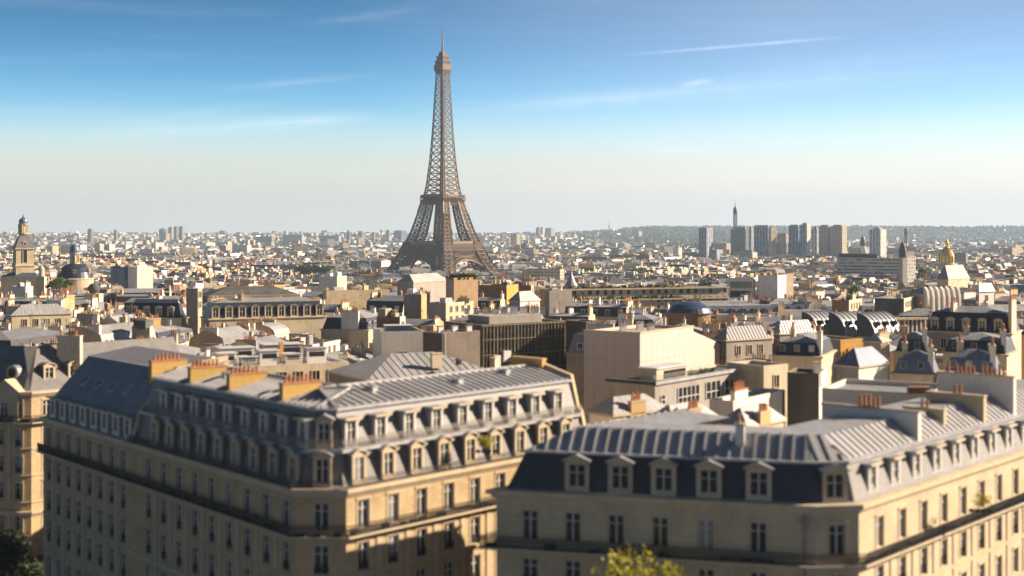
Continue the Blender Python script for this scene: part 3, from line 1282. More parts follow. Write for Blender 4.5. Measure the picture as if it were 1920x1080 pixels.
# ------------------------------------------------------------------ right front block, dark slate with pedimented dormers
def block_right():
    Lf = (-1.5, 128.8)
    K1, K2 = (27.1, 121.3), (31.1, 121.9)
    d3 = (0.658, 0.753)
    o = K1
    L0 = along(Lf, D2, 24)
    R = along(K2, d3, 62)
    root = thing('slate_block', 'cream stone block with near-black slate mansard, pedimented dormers and grey zinc top', 'apartment block', (*o, 0),
                 lm=('the near-black mansard block', 1300, 900, 128))
    pts = local([L0, Lf, K1, K2, R], o)
    zE = 25.2
    lf = math.dist(Lf, K1)
    us_f = [3.3, 7.4, 11.5, 15.6, 19.8, 24.5]
    us_r = [4.1 + 4.7 * k for k in range(12)]
    rows = [(20.95, 2.75, False), (16.6, 2.6, True), (12.4, 2.6, False)]
    m = front_rows(root, pts, {0: [4, 10, 16], 1: us_f, 2: [2.0], 3: [u * 1.0 for u in us_r]}, 0, zE, rows, 1.5, STONE2)
    back = offset(pts, 10.5, False)
    for a, b in ((back[2], back[1]), (back[4], back[3])):
        m.poly(((*a, 0), (*b, 0), (*b, 30), (*a, 30)), CREAM)
    m.poly(((*pts[4], 0), (*back[4], 0), (*back[4], zE), (*pts[4], zE)), CREAM)
    m.build('wall', root)
    cornice(root, pts, zE - .1)
    balcony(root, pts, 20.2)
    r = MB()
    z0 = zE + .38
    sweep(r, pts, [(.3, z0), (.55, z0 + .05), (1.5, 28.9), (1.2, 28.93), (1.2, 29.15), (1.6, 29.2), (4.3, 31.15), (10.5, 30.9)],
          [ZINCP, {-1: SLATE, 3: SLATEL}, ZINCP, ZINCP, ZINCP, ZINCP, ZINCP], caps=CREAM)  # right wing's paler slate imitates its sunlit slope
    ribs(r, pts, (1.6, 29.2), (4.3, 31.15), False, 1.15, ZINCP, .16, .15)
    r.build('roof', root)
    for i, us in ((1, [7.7, 11.8, 15.85, 20, 24.5]), (2, [2.0]), (3, us_r)):
        fr, l, ang = edge_frame(pts[i], pts[i + 1])
        for u in us:
            if i == 3:
                put_dormer(root, fr(u, .75, z0 - .02), ang, 'flat', 1.75, 2.9, 1.5)
            else:
                put_dormer(root, fr(u, .55, z0 - .02), ang, 'gable', 2.3, 2.85, 1.6)
    fr, l, ang = edge_frame(pts[3], pts[4])
    # big pale stack with a row of pots, then smaller ones along the wing
    chimney(root, fr(15.9, 1.5, 28.6), ang + math.pi / 2, 10.6, .7, 3.35, WHITE, capmat=GREYW, gap=.5, skip=3.6, pscale=1.1)
    chimney(root, fr(24.0, 2.4, 29.3), ang + math.pi / 2, 4.5, .65, 2.0, STONE2, gap=.6, skip=1.6)
    chimney(root, fr(32.5, 1.6, 28.8), ang + math.pi / 2, 6.5, .7, 3.2, STONE2, gap=.6, skip=2.4)
    chimney(root, fr(41.0, 1.6, 28.8), ang + math.pi / 2, 9.0, .7, 4.6, WHITE, gap=.5, skip=1)
    fr1, l1, ang1 = edge_frame(pts[1], pts[2])
    chimney(root, fr1(22.2, 3.2, 29.9), ang1, .8, .7, 2.1, WHITE, gap=.3, skip=.12, pscale=1.2)
    # rainwater pipe
    rw = MB()
    rw.bar(fr1(28.6, -.12, 12), fr1(28.6, -.12, 25), .14, GREYW)
    rw.bar(fr1(28.6, -.16, 23.3), fr1(28.6, -.16, 24.4), .34, GREYW)
    rw.build('drainpipe', root)
    FOOT.append([(p[0] + o[0], p[1] + o[1]) for p in (pts[0], pts[1], pts[2], back[2])])
    FOOT.append([(p[0] + o[0], p[1] + o[1]) for p in (pts[2], pts[3], pts[4], back[4])])


block_right()


# ------------------------------------------------------------------ far left block with the tall pyramid roof
def block_pyramid():
    C = (-.3575 * 208, 208.0)
    dl = (-0.93, 0.36)
    Lp = along(C, dl, 26)
    Rp = along(C, D2, 30)
    Ca = along(C, dl, 0.9)
    Cb = along(C, D2, .9)
    o = C
    root = thing('pyramid_roofed_block', 'cream stone block with tall grey pyramid roof, cut off by the left picture edge', 'apartment block', (*o, 0),
                 lm=('the tall pyramid roof', 60, 700, 210))
    pts = local([Lp, Ca, Cb, Rp], o)
    rows = [(21.5, 2.3, False), (16.9, 2.6, True), (12.8, 2.6, True), (8.7, 2.6, True), (3.4, 2.8, False)]
    m = front_rows(root, pts, {0: [3 + 3.6 * k for k in range(7)], 2: [2.6 + 3.2 * k for k in range(8)]}, 0, 25, rows, 1.4, STONE)
    back = offset(pts, 11, False)
    for a, b in ((back[1], back[0]), (back[3], back[2])):
        m.poly(((*a, 0), (*b, 0), (*b, 28), (*a, 28)), CREAM)
    m.build('wall', root)
    cornice(root, pts, 24.9)
    cornice(root, pts, 6.6, .5, .4, 'string_course')
    balcony(root, pts, 20.7)
    r = MB()
    sweep(r, pts, [(.3, 25.35), (.7, 25.4), (5.6, 31.8), (11, 30.5)], [ZINCP, SLATEL, ZINC], caps=CREAM)
    r.build('roof', root)
    fr, l, ang = edge_frame(pts[2], pts[3])
    for u in (4.0, 8.2, 13, 18):
        put_dormer(root, fr(u, 1.9, 26.4), ang, 'arch', 1.9, 2.5, 1.6)
    fr, l, ang = edge_frame(pts[0], pts[1])
    # round bull's-eye dormer
    mm = MB()
    n = 20
    for r0, r1, y0, y1, mt in ((.75, 1.15, -.25, -.25, TRIM), (1.15, 1.15, -.25, 1.8, ZINC), (0.0, .75, -.1, -.1, GLASS)):
        for k in range(n):
            a, b = 2 * math.pi * k / n, 2 * math.pi * (k + 1) / n
            mm.poly(((r0 * math.cos(a), y0, r0 * math.sin(a)), (r0 * math.cos(b), y0, r0 * math.sin(b)), (r1 * math.cos(b), y1, r1 * math.sin(b)), (r1 * math.cos(a), y1, r1 * math.sin(a))), mt)
    link('round_window', mm.mesh('round_window'), root, fr(l - 3.2, 1.9, 28.0), ang)
    # pediment on the corner bay
    pd = MB()
    pd.box(l - 5.2, l - .2, -.5, .5, 21, 25.35, STONE2, fr=fr)
    pd.poly((fr(l - 5.6, -.6, 25.3), fr(l + .2, -.6, 25.3), fr(l - 2.7, -.6, 27.2)), STONE2)
    pd.poly((fr(l - 5.6, -.6, 25.3), fr(l - 2.7, -.6, 27.2), fr(l - 2.7, 2.5, 27.2), fr(l - 5.6, 2.5, 25.3)), TRIM)
    pd.poly((fr(l - 2.7, -.6, 27.2), fr(l + .2, -.6, 25.3), fr(l + .2, 2.5, 25.3), fr(l - 2.7, 2.5, 27.2)), TRIM)
    pd.build('pediment', root)
    put_window(root, fr(l - 2.7, -.62, 21.4), ang, 1.4, 2.3)
    chimney(root, fr(l - .5, 9.0, 28), ang + .2, 4, .8, 5.2, CREAM, gap=.5)
    FOOT.append([(p[0] + o[0], p[1] + o[1]) for p in (pts[0], pts[1], back[1], back[0])])
    FOOT.append([(p[0] + o[0], p[1] + o[1]) for p in (pts[1], pts[2], pts[3], back[3])])


block_pyramid()


# ------------------------------------------------------------------ trees
def leaf_crown(n, rx, rz, size, mats, seed, clumps=9):
    r = random.Random(seed)
    m = MB()
    cs = []
    for _ in range(clumps):
        a, e = r.uniform(0, 6.28), r.uniform(-.6, 1.3)
        q = r.uniform(.35, .75)
        cs.append((rx * q * math.cos(a) * math.cos(e), rx * q * math.sin(a) * math.cos(e), rz * q * math.sin(e), r.uniform(.32, .55)))
    for _ in range(n):
        cx, cy, cz, cr = r.choice(cs)
        d = Vector((r.gauss(0, 1), r.gauss(0, 1), r.gauss(0, 1))).normalized() * (r.random() ** .4) * cr
        p = Vector((cx + d.x * rx, cy + d.y * rx, cz + d.z * rz))
        nrm = Vector((r.gauss(0, 1), r.gauss(0, 1), r.gauss(.5, 1))).normalized()
        t = nrm.orthogonal().normalized()
        s = nrm.cross(t)
        a = r.uniform(0, 6.28)
        t, s = t * math.cos(a) + s * math.sin(a), s * math.cos(a) - t * math.sin(a)
        q = size * r.uniform(.6, 1.3)
        m.poly((p - t * q - s * q * .3, p + s * q * .55, p + t * q - s * q * .2, p - s * q * .6), mats)
    return m


def tree(label, px, py_top, d, rx, rz, mat, n, size, group=None, zbase=None, seed=1, cat='tree', name='tree', lm=None):
    x = (px - 960) / F * d
    zt = H - (py_top - HZ) / F * d
    zg = gz(x, d) if zbase is None else zbase
    root = thing(name, label, cat, (x, d, zg), rnd.uniform(0, 6), group, lm and (lm, px, py_top, d))
    hc = zt - zg - rz
    t = MB()
    tr = max(.12, min(.4, rx * .09))
    t.bar((0, 0, 0), (0.1, 0, hc * .75), tr * 2, TRUNK, tr * 1.3)
    r = random.Random(seed)
    for k in range(7):
        a = k * .9 + r.random()
        t.bar((0.1, 0, hc * r.uniform(.5, .75)), (rx * .6 * math.cos(a), rx * .6 * math.sin(a), hc + rz * r.uniform(-.3, .5)), tr, TRUNK, tr * .3)
    t.build('trunk', root)
    c = leaf_crown(n, rx, rz, size, mat, seed)
    o = link('crown', c.mesh('crown'), root, (0, 0, hc))
    return root


tree('yellow-green tree top rising before the cream wall of the slate roofed block', 1195, 1022, 117, 4.9, 5.2, LEAFY, 2300, .24, seed=5, lm='the yellow-green tree')
tree('dark shaded tree in the street before the pyramid roofed block', 10, 985, 188, 4.6, 4.6, LEAFD, 2200, .34, seed=6, lm='the dark street tree')
tree('dark street tree low at the left picture edge, right of the larger one', 52, 1045, 190, 3.4, 3.0, LEAFD, 1500, .32, seed=9)

# the streets in front of the first blocks stay open
FOOT.append([(-130, 140), (-52, 140), (-52, 212), (-130, 212)])
FOOT.append([(-60, 172), (-52, 176), (-66, 206), (-78, 206)])


def balcony_plant(label, px, py, d, n, seed):
    """leafy plants standing in a window or on a balcony"""
    x, y, z = W(px, py, d)
    root = thing('balcony_plant', label, 'plant', (x, y, z), 0)
    m = MB()
    for k in range(4):
        m.box(-1.1 + k * .58, -.65 + k * .58, -.15, .15, -.15, .15, IRON)
    m.build('plant_pot', root)
    c = leaf_crown(n, 1.25, .95, .12, LEAFY, seed, 12)
    link('foliage', c.mesh('foliage'), root, (0, 0, .95))


balcony_plant('green plants crowding a lower dormer window of the corner block', 912, 846, 142.3, 420, 41)
balcony_plant('green plants on the balcony of the slate roofed block, right side', 1838, 957, 134.2, 360, 42)

# ------------------------------------------------------------------ iron lattice tower
def iron_tower():
    X, Y = (830 - 960) / F * 1750, 1750.0
    zg = -22.0
    root = thing('iron_tower', 'tall brown iron lattice tower rising far above all the roofs', 'tower', (X, Y, zg), math.radians(45 + 4), lm=('the iron tower', 830, 300, 1750))
    M = PUDDLE
    LV = [(0, 66), (15.8, 53), (33, 44), (53.5, 35.6), (58, 33.4), (67, 29.8), (94.7, 22.6), (112, 18.6), (116, 17.4), (129, 14.9), (163, 11.7), (198, 9.5), (232, 8.0), (266, 6.5), (276, 6.1)]

    def wz(z):
        for (a, p), (b, q) in zip(LV, LV[1:]):
            if z <= b:
                return p + (q - p) * (z - a) / (b - a)
        return LV[-1][1]

    def leg_w(z):
        if z < 57:
            return 22 - 5 * z / 57
        if z < 116:
            return 16 - 6 * (z - 57) / 59
        return max(5.0, 10 - 5.5 * (z - 116) / 80)

    def legs(levels, tc, td, name='leg', sub=1):
        for sx in (-1, 1):
            for sy in (-1, 1):
                m = MB()

                def c(z, i, j):
                    o, n = wz(z), max(0.0, wz(z) - leg_w(z))
                    return Vector((sx * (o if i else n), sy * (o if j else n), z))
                corners = [(1, 1), (1, 0), (0, 0), (0, 1)]
                for z0, z1 in zip(levels, levels[1:]):
                    for k, (i, j) in enumerate(corners):
                        a0, a1 = c(z0, i, j), c(z1, i, j)
                        m.bar(a0, a1, tc, M)
                        i2, j2 = corners[(k + 1) % 4]
                        b0, b1 = c(z0, i2, j2), c(z1, i2, j2)
                        m.bar(a0, b1, td, M)
                        m.bar(b0, a1, td, M)
                        m.bar(a1, b1, td, M)
                        for q in range(1, sub):
                            f = q / sub
                            m.bar(a0.lerp(b0, f), a1.lerp(b1, f), td * .8, M)
                            m.bar(a0.lerp(a1, f), b0.lerp(b1, f), td * .8, M)
                            m.bar(a0.lerp(b0, f), a0.lerp(a1, f), td * .7, M)
                            m.bar(a1.lerp(b1, f), b0.lerp(b1, f), td * .7, M)
                m.build(name, root)
    legs([0, 8, 15.8, 24, 33, 43, 53.5], 2.7, 1.35, sub=2)
    legs([57, 65, 74, 84, 94.7, 104, 112], 2.1, 1.0, sub=2)
    lv = [117, 124, 131, 138, 146, 154, 163, 172, 181, 190, 198, 206, 214, 222, 230, 238, 246, 254, 261, 268, 275]
    # upper shaft: one member of corner posts, cross bracing and central lift column
    m = MB()
    for z0, z1 in zip(lv, lv[1:]):
        tc = 1.25 - .6 * (z0 - 117) / 160
        for k in range(4):
            cs, sn = [(1, 0), (0, 1), (-1, 0), (0, -1)][k]

            def P(u, z, f=1.0):
                w_ = wz(z)
                return Vector((cs * w_ * f - sn * u, sn * w_ * f + cs * u, z))
            w0, w1 = wz(z0), wz(z1)
            l0, l1 = leg_w(z0) * .5, leg_w(z1) * .5
            l0, l1 = min(l0, w0 * .55), min(l1, w1 * .55)
            for sg in (-1, 1):
                m.bar(P(sg * w0, z0), P(sg * w1, z1), tc, M)
                m.bar(P(sg * (w0 - l0), z0), P(sg * (w1 - l1), z1), tc * .7, M)
                m.bar(P(sg * w0, z0), P(sg * (w1 - l1), z1), tc * .55, M)
                m.bar(P(sg * (w0 - l0), z0), P(sg * w1, z1), tc * .55, M)
            m.bar(P(-(w0 - l0), z0), P(w1 - l1, z1), tc * .6, M)
            m.bar(P(w0 - l0, z0), P(-(w1 - l1), z1), tc * .6, M)
            m.bar(P(-w1, z1), P(w1, z1), tc * .75, M)
    for z0, z1 in zip(lv, lv[1:]):
        for sx, sy in ((-1, -1), (1, -1), (1, 1), (-1, 1)):
            m.bar((sx * 1.8, sy * 1.8, z0), (sx * 1.8, sy * 1.8, z1), .7, M)
        m.box(-2.2, 2.2, -2.2, 2.2, z1 - .5, z1, M)
    m.build('shaft', root)
    sq = lambda w_: [(-w_, -w_), (w_, -w_), (w_, w_), (-w_, w_)]
    # platforms
    def platform(name, z0, z1, w0, w1, tdeck, step, roofh):
        p = MB()
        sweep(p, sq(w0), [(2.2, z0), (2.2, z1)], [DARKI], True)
        sweep(p, sq(w0), [(0, z0), (-.4, z0), (-.4, z0 + .9), (0, z0 + .9)], [M] * 3, True)
        sweep(p, sq(w1), [(.6, z1 - tdeck), (0, z1 - tdeck), (0, z1), (8, z1)], [M] * 3, True)
        mid = z0 + (z1 - z0) * .56
        sweep(p, sq(w0 + .2), [(.4, mid - .5), (0, mid - .5), (0, mid + .5), (.4, mid + .5)], [M] * 3, True)
        for k in range(4):
            a = k * math.pi / 2
            fr = lambda x, y, z: (math.cos(a) * x - math.sin(a) * y, math.sin(a) * x + math.cos(a) * y, z)
            n = int(2 * w0 / step)
            for i in range(n + 1):
                x = -w0 + 2 * w0 * i / n
                p.bar(fr(x, -w0, z0), fr(x * w1 / w0, -w1, z1 - tdeck), step * .32, M)
            n2 = n // 2
            for i in range(n2):
                x0, x1 = -w0 + 2 * w0 * i / n2, -w0 + 2 * w0 * (i + 1) / n2
                p.bar(fr(x0, -w0, z0 + 1), fr(x1, -w0, mid), .4, M)
                p.bar(fr(x1, -w0, z0 + 1), fr(x0, -w0, mid), .4, M)
        o = p.build(name, root)
        if roofh:
            q = MB()
            for k in range(4):
                a = k * math.pi / 2
                fr = lambda x, y, z: (math.cos(a) * x - math.sin(a) * y, math.sin(a) * x + math.cos(a) * y, z)
                q.box(-w1 * .5, w1 * .5, -w1 + 1.5, -w1 + 8, z1 + .01, z1 + roofh, PAVIL_LITRIM, top=M, fr=fr)
                q.bar(fr(-w1, -w1 + .2, z1 + 1.3), fr(w1, -w1 + .2, z1 + 1.3), .4, M)
                for e in (-1, 1):
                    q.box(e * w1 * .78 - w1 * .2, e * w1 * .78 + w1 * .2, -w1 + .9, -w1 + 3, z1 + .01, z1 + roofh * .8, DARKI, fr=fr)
            q.build('pavilion', o)
    platform('first_platform', 39.5, 54.5, 39.5, 37.2, 1.4, 1.9, 4.6)
    platform('second_platform', 106, 115.5, 19.6, 20.8, 1.0, 1.8, 3.6)
    # arches between the feet
    for k in range(4):
        a = k * math.pi / 2
        fr = lambda x, y, z: Vector((math.cos(a) * x - math.sin(a) * y, math.sin(a) * x + math.cos(a) * y, z))
        ar = MB()
        n = 22
        for yo in (0, 4):
            inner, outer = [], []
            for i in range(n + 1):
                t = math.pi * i / n
                zi = 1 + 34.5 * math.sin(t)
                zo = 1 + 38.5 * math.sin(t)
                inner.append(fr(-40 * math.cos(t), -(wz(zi) - 1 - yo), zi))
                outer.append(fr(-43.5 * math.cos(t), -(wz(min(zo, 39)) - 1 - yo), min(zo, 39.2)))
            for i in range(n):
                ar.bar(inner[i], inner[i + 1], 2.2 if yo == 0 else 1.2, PAVIL_LITRIM)  # paler inner rim paints in sunlight on the arch edge
                ar.bar(outer[i], outer[i + 1], 1.2, M)
                if yo == 0:
                    ar.bar(inner[i], outer[i + 1], .7, M)
                    ar.bar(outer[i], inner[i + 1], .7, M)
                ar.bar(inner[i], outer[i], .7, M)
                # spandrel lattice up to the girder
                if yo == 0 and 2 < i < n - 2:
                    ar.bar(outer[i], Vector((outer[i].x, outer[i].y, 39.4)), .7, M)
        ar.build('arch', root)
    # summit
    c = MB()
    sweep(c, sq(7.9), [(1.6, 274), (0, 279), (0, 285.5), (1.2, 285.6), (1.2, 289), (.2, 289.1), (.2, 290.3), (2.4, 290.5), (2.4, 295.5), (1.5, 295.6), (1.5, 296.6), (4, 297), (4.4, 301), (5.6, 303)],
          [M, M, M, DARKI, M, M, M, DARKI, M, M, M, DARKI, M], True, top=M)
    for k in range(10):
        x, y = rnd.uniform(-6, 6), rnd.uniform(-6, 6)
        c.bar((x, y, 290), (x, y, rnd.uniform(295, 300)), .5, M)
    c.build('summit_cabin', root)
    an = MB()
    an.bar((0, 0, 302), (0, 0, 318), 2.0, M, 1.4)
    an.bar((0, 0, 318), (0, 0, 330.5), 1.2, M, .8)
    for z, l in ((306, 3), (310, 2.4), (314, 2), (329, 2)):
        an.box(-l / 2, l / 2, -l / 2, l / 2, z, z + .8, M)
    an.build('antenna', root)
    FOOT.append(rect(X, Y, 150, 150, math.radians(49)))


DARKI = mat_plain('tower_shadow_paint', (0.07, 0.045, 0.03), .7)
PAVIL_LITRIM = mat_plain('pavilion_and_lit_rim', (0.22, 0.14, 0.08), .6)
iron_tower()


# ------------------------------------------------------------------ distant landmarks
def slab(label, pl, pr, py, d, fac, phi=42, pc=None, base_py=None, rmat=None, name='tower_block', cat='tower block', lm=None, cap=True, lit=None, group=None, depth=None):
    pc = pc if pc is not None else pl + (pr - pl) * .62
    root, Q, h, P = corner_bld(name, label, cat, pl, pc, pr, py, d, phi, FAC[fac], lit and FAC[lit], 'flat', rmat or GRAVEL, lm, group, parapet=1.2, units=0)  # lit: paler facade that paints sunlight onto the right side
    if cap:
        m = MB()
        q = offset(Q, min(math.dist(Q[0], Q[1]), math.dist(Q[1], Q[2])) * .25, True)
        sweep(m, q, [(0, h - 1.25), (0, h + rnd.uniform(2, 5))], [GREYW], True, top=FELT)
        m.build('plant_room', root)
    return root


# towers along the river
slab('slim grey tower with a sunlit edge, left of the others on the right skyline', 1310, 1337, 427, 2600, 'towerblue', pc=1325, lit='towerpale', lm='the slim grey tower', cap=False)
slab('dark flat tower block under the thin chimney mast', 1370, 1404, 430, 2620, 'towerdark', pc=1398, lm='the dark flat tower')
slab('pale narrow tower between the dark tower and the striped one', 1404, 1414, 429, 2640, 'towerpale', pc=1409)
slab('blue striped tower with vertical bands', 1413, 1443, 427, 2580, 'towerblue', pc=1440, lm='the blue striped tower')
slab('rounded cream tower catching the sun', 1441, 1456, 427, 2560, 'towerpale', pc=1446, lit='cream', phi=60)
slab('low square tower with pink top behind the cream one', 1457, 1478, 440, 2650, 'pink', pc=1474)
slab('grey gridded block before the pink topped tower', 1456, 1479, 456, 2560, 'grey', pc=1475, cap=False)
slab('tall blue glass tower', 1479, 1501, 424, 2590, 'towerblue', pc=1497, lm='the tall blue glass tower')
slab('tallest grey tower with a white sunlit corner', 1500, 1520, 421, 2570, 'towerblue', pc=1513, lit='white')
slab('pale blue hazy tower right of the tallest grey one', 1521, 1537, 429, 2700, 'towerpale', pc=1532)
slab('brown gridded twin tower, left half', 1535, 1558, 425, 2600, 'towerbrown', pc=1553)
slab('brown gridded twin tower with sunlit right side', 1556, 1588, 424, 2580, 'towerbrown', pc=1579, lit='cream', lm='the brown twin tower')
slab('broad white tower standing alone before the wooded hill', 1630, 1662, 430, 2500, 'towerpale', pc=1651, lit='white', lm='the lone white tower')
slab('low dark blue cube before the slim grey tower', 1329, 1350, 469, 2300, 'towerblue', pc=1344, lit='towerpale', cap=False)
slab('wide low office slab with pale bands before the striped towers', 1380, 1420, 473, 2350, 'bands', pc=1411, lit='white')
slab('low pink housing row behind the slim grey tower', 1338, 1371, 456, 2900, 'pink', pc=1362, cap=False)


def chimney_mast():
    d = 2680
    x = (1378.5 - 960) / F * d
    zg = gz(x, d)
    k = d / F
    z = lambda py: H - (py - HZ) * k - zg
    root = thing('chimney_mast', 'thin round lattice mast with dark bulb and needle tip above the towers', 'mast', (x, d, zg), lm=('the thin mast', 1378, 395, d))
    m = MB()
    for a in range(8):
        c, s = 3.6 * math.cos(a * .785), 3.6 * math.sin(a * .785)
        m.bar((c, s, 0), (c, s, z(402)), 1.2, METALW)
    for q in range(0, 16):
        zz = z(402) - q * 5
        m.lathe([(3.9, zz - .8), (3.9, zz)], GREYW, 10)
    m.build('shaft', root)
    t = MB()
    t.lathe([(3.9, z(402)), (4.1, z(396)), (3.4, z(391)), (1.2, z(387))], NAVY, 12)
    t.build('bulb', root)
    t = MB()
    t.bar((0, 0, z(388)), (0, 0, z(376)), 1.1, IRON, .4)
    t.build('needle', root)


chimney_mast()


def white_sculpture():
    d = 2200
    x = (1618 - 960) / F * d
    zg = gz(x, d)
    k = d / F
    root = thing('leaning_spire', 'white leaning curved spire with dark tip, left of the lone white tower', 'spire', (x, d, zg))
    m = MB()
    prev = None
    hs_ = [(8.5, 0, 6), (7, 15, 5.4), (4, 30, 5), (0, 48, 4.4)]
    n = 12
    rings = []
    for xo, zz, r in hs_:
        rings.append([(xo + r * math.cos(6.283 * i / n), r * math.sin(6.283 * i / n), zz) for i in range(n)])
    for A, B in zip(rings, rings[1:]):
        for i in range(n):
            m.poly((A[i], A[(i + 1) % n], B[(i + 1) % n], B[i]), WHITE)
    m.build('shaft', root)
    t = MB()
    t.lathe([(4.6, 48), (5, 52), (4, 58), (2.2, 62), (.3, 65)], SLATE, 10)
    t.build('tip', root)


white_sculpture()


def crane():
    d = 1900
    x = (1698 - 960) / F * d
    zg = gz(x, d)
    root = thing('tower_crane', 'thin lattice crane mast behind the grey pointed spire', 'crane', (x, d, zg))
    m = MB()
    top = H - (428 - HZ) / F * d - zg
    for sx, sy in ((-1, -1), (1, -1), (1, 1), (-1, 1)):
        m.bar((sx, sy, 0), (sx, sy, top), .5, IRON)
    z = 0
    while z < top - 3:
        m.bar((-1, -1, z), (1, -1, z + 3), .35, IRON)
        m.bar((1, 1, z), (1, -1, z + 3), .35, IRON)
        z += 3
    m.build('mast', root)
    j = MB()
    j.bar((0, 0, top - 6), (3, 14, top - 9), .9, IRON)
    j.bar((0, 0, top), (3, 14, top - 8), .3, IRON)
    j.bar((0, 0, top - 6), (-2, -8, top - 5), .9, IRON)
    j.build('jib', root)


crane()


def pointed_spire():
    d = 1150
    x = (1692.5 - 960) / F * d
    zg = gz(x, d)
    k = d / F
    z = lambda py: H - (py - HZ) * k - zg
    root = thing('pointed_tower', 'grey stone tower tapering to a point, right of the long office', 'church tower', (x, d, zg), .5, lm=('the grey pointed tower', 1692, 480, d))
    m = MB()
    m.box(-2.6, 2.6, -2.6, 2.6, 0, z(482), GREYW)
    m.lathe([(3.4, z(482)), (3.2, z(470)), (2.2, z(460)), (.3, z(452))], SLATE, 8)
    for a in range(4):
        c, s = 2.5 * math.cos(a * 1.571 + .785), 2.5 * math.sin(a * 1.571 + .785)
        m.bar((c, s, z(486)), (c, s, z(474)), .8, TRIM, .3)
    m.build('tower', root)


pointed_spire()
slab('white stepped building with many windows right of the grey pointed tower', 1696, 1717, 480, 1160, 'white', pc=1699, name='house', cat='building', phi=60)
r_ = corner_bld('ministry', 'long low office with grey banded front and dark blue curved roof', 'office', 1570, 1688, 1694, 484, 1400, 12, FAC['bands'], None, 'flat', FELT, 'the long banded office')
mm = MB()
Q = r_[1]
n = 8
dv = Vector((Q[0][0] - Q[1][0], Q[0][1] - Q[1][1]))
for i in range(n):
    a0, a1 = math.pi * i / n, math.pi * (i + 1) / n
    P0 = lambda t, a: (dv.x * t - math.sin(math.radians(12)) * 0 + 3 * math.sin(0), dv.y * t + 10 - 8 * math.cos(a), r_[2] - .5 + 5 * math.sin(a))
    mm.poly((P0(.35, a0), P0(.35, a1), P0(.92, a1), P0(.92, a0)), NAVY)
mm.build('curved_roof', r_[0])


def golden_dome():
    d = 1700
    x = (1775.5 - 960) / F * d
    zg = gz(x, d)
    k = d / F
    z = lambda py: H - (py - HZ) * k - zg
    R = 14 * k
    root = thing('golden_dome_church', 'church with bright golden ribbed dome and lantern', 'church', (x, d, zg), lm=('the golden dome', 1775, 475, d))
    b = MB()
    b.box(-1.9 * R, 1.9 * R, -1.9 * R, 1.9 * R, 0, z(508), STONE2)
    b.build('base', root)
    b = MB()
    b.lathe([(R * 1.05, z(508)), (R * 1.05, z(497)), (R * 1.12, z(496.5)), (R * 1.12, z(495)), (R * .98, z(494.5)), (R * .98, z(491.5))], STONE2, 24)
    for a in range(20):
        c, s = R * 1.08 * math.cos(a * .314), R * 1.08 * math.sin(a * .314)
        b.bar((c, s, z(508)), (c, s, z(497)), .8, TRIM)
    b.build('drum', root)
    g = MB()
    prof = [(.97, 491.5), (1.0, 486), (.97, 480), (.86, 475), (.68, 470.5), (.48, 467), (.33, 464.5)]
    g.lathe([(R * q, z(p)) for q, p in prof], GOLD, 24)
    GD = mat_plain('dark_lead', (.12, .09, .04), .5, .3)
    for a in range(12):
        t0 = a * math.pi / 6
        for (q0, p0), (q1, p1) in zip(prof[:-1], prof[1:]):
            g.bar((R * q0 * 1.02 * math.cos(t0), R * q0 * 1.02 * math.sin(t0), z(p0)), (R * q1 * 1.02 * math.cos(t0), R * q1 * 1.02 * math.sin(t0), z(p1)), .65, GD)
    g.build('dome', root)
    l_ = MB()
    l_.lathe([(R * .36, z(464.5)), (R * .30, z(463)), (R * .22, z(462)), (R * .24, z(456)), (R * .3, z(455.5)), (R * .16, z(452.5)), (R * .06, z(448)), (.15, z(443))], GOLD, 12)
    l_.build('lantern', root)
    FOOT.append(rect(x, d, 3.5 * R, 3.5 * R, 0))


golden_dome()


def hall_dome():
    # grey stone building with sloping hipped sides below the golden dome
    root, Q, h, P = corner_bld('stone_hall', 'grey stone hall with tall sloping hipped roof below the golden dome', 'hall', 1757, 1778, 1818, 525, 900, 40, STONE2, STONE2, 'hip', SLATEL, 'the grey hipped hall', rise=9.5)


hall_dome()
slab('dark grey block with pale chimneys right of the golden dome', 1790, 1815, 474, 2000, 'grey', pc=1811, name='house', cat='building', cap=False)


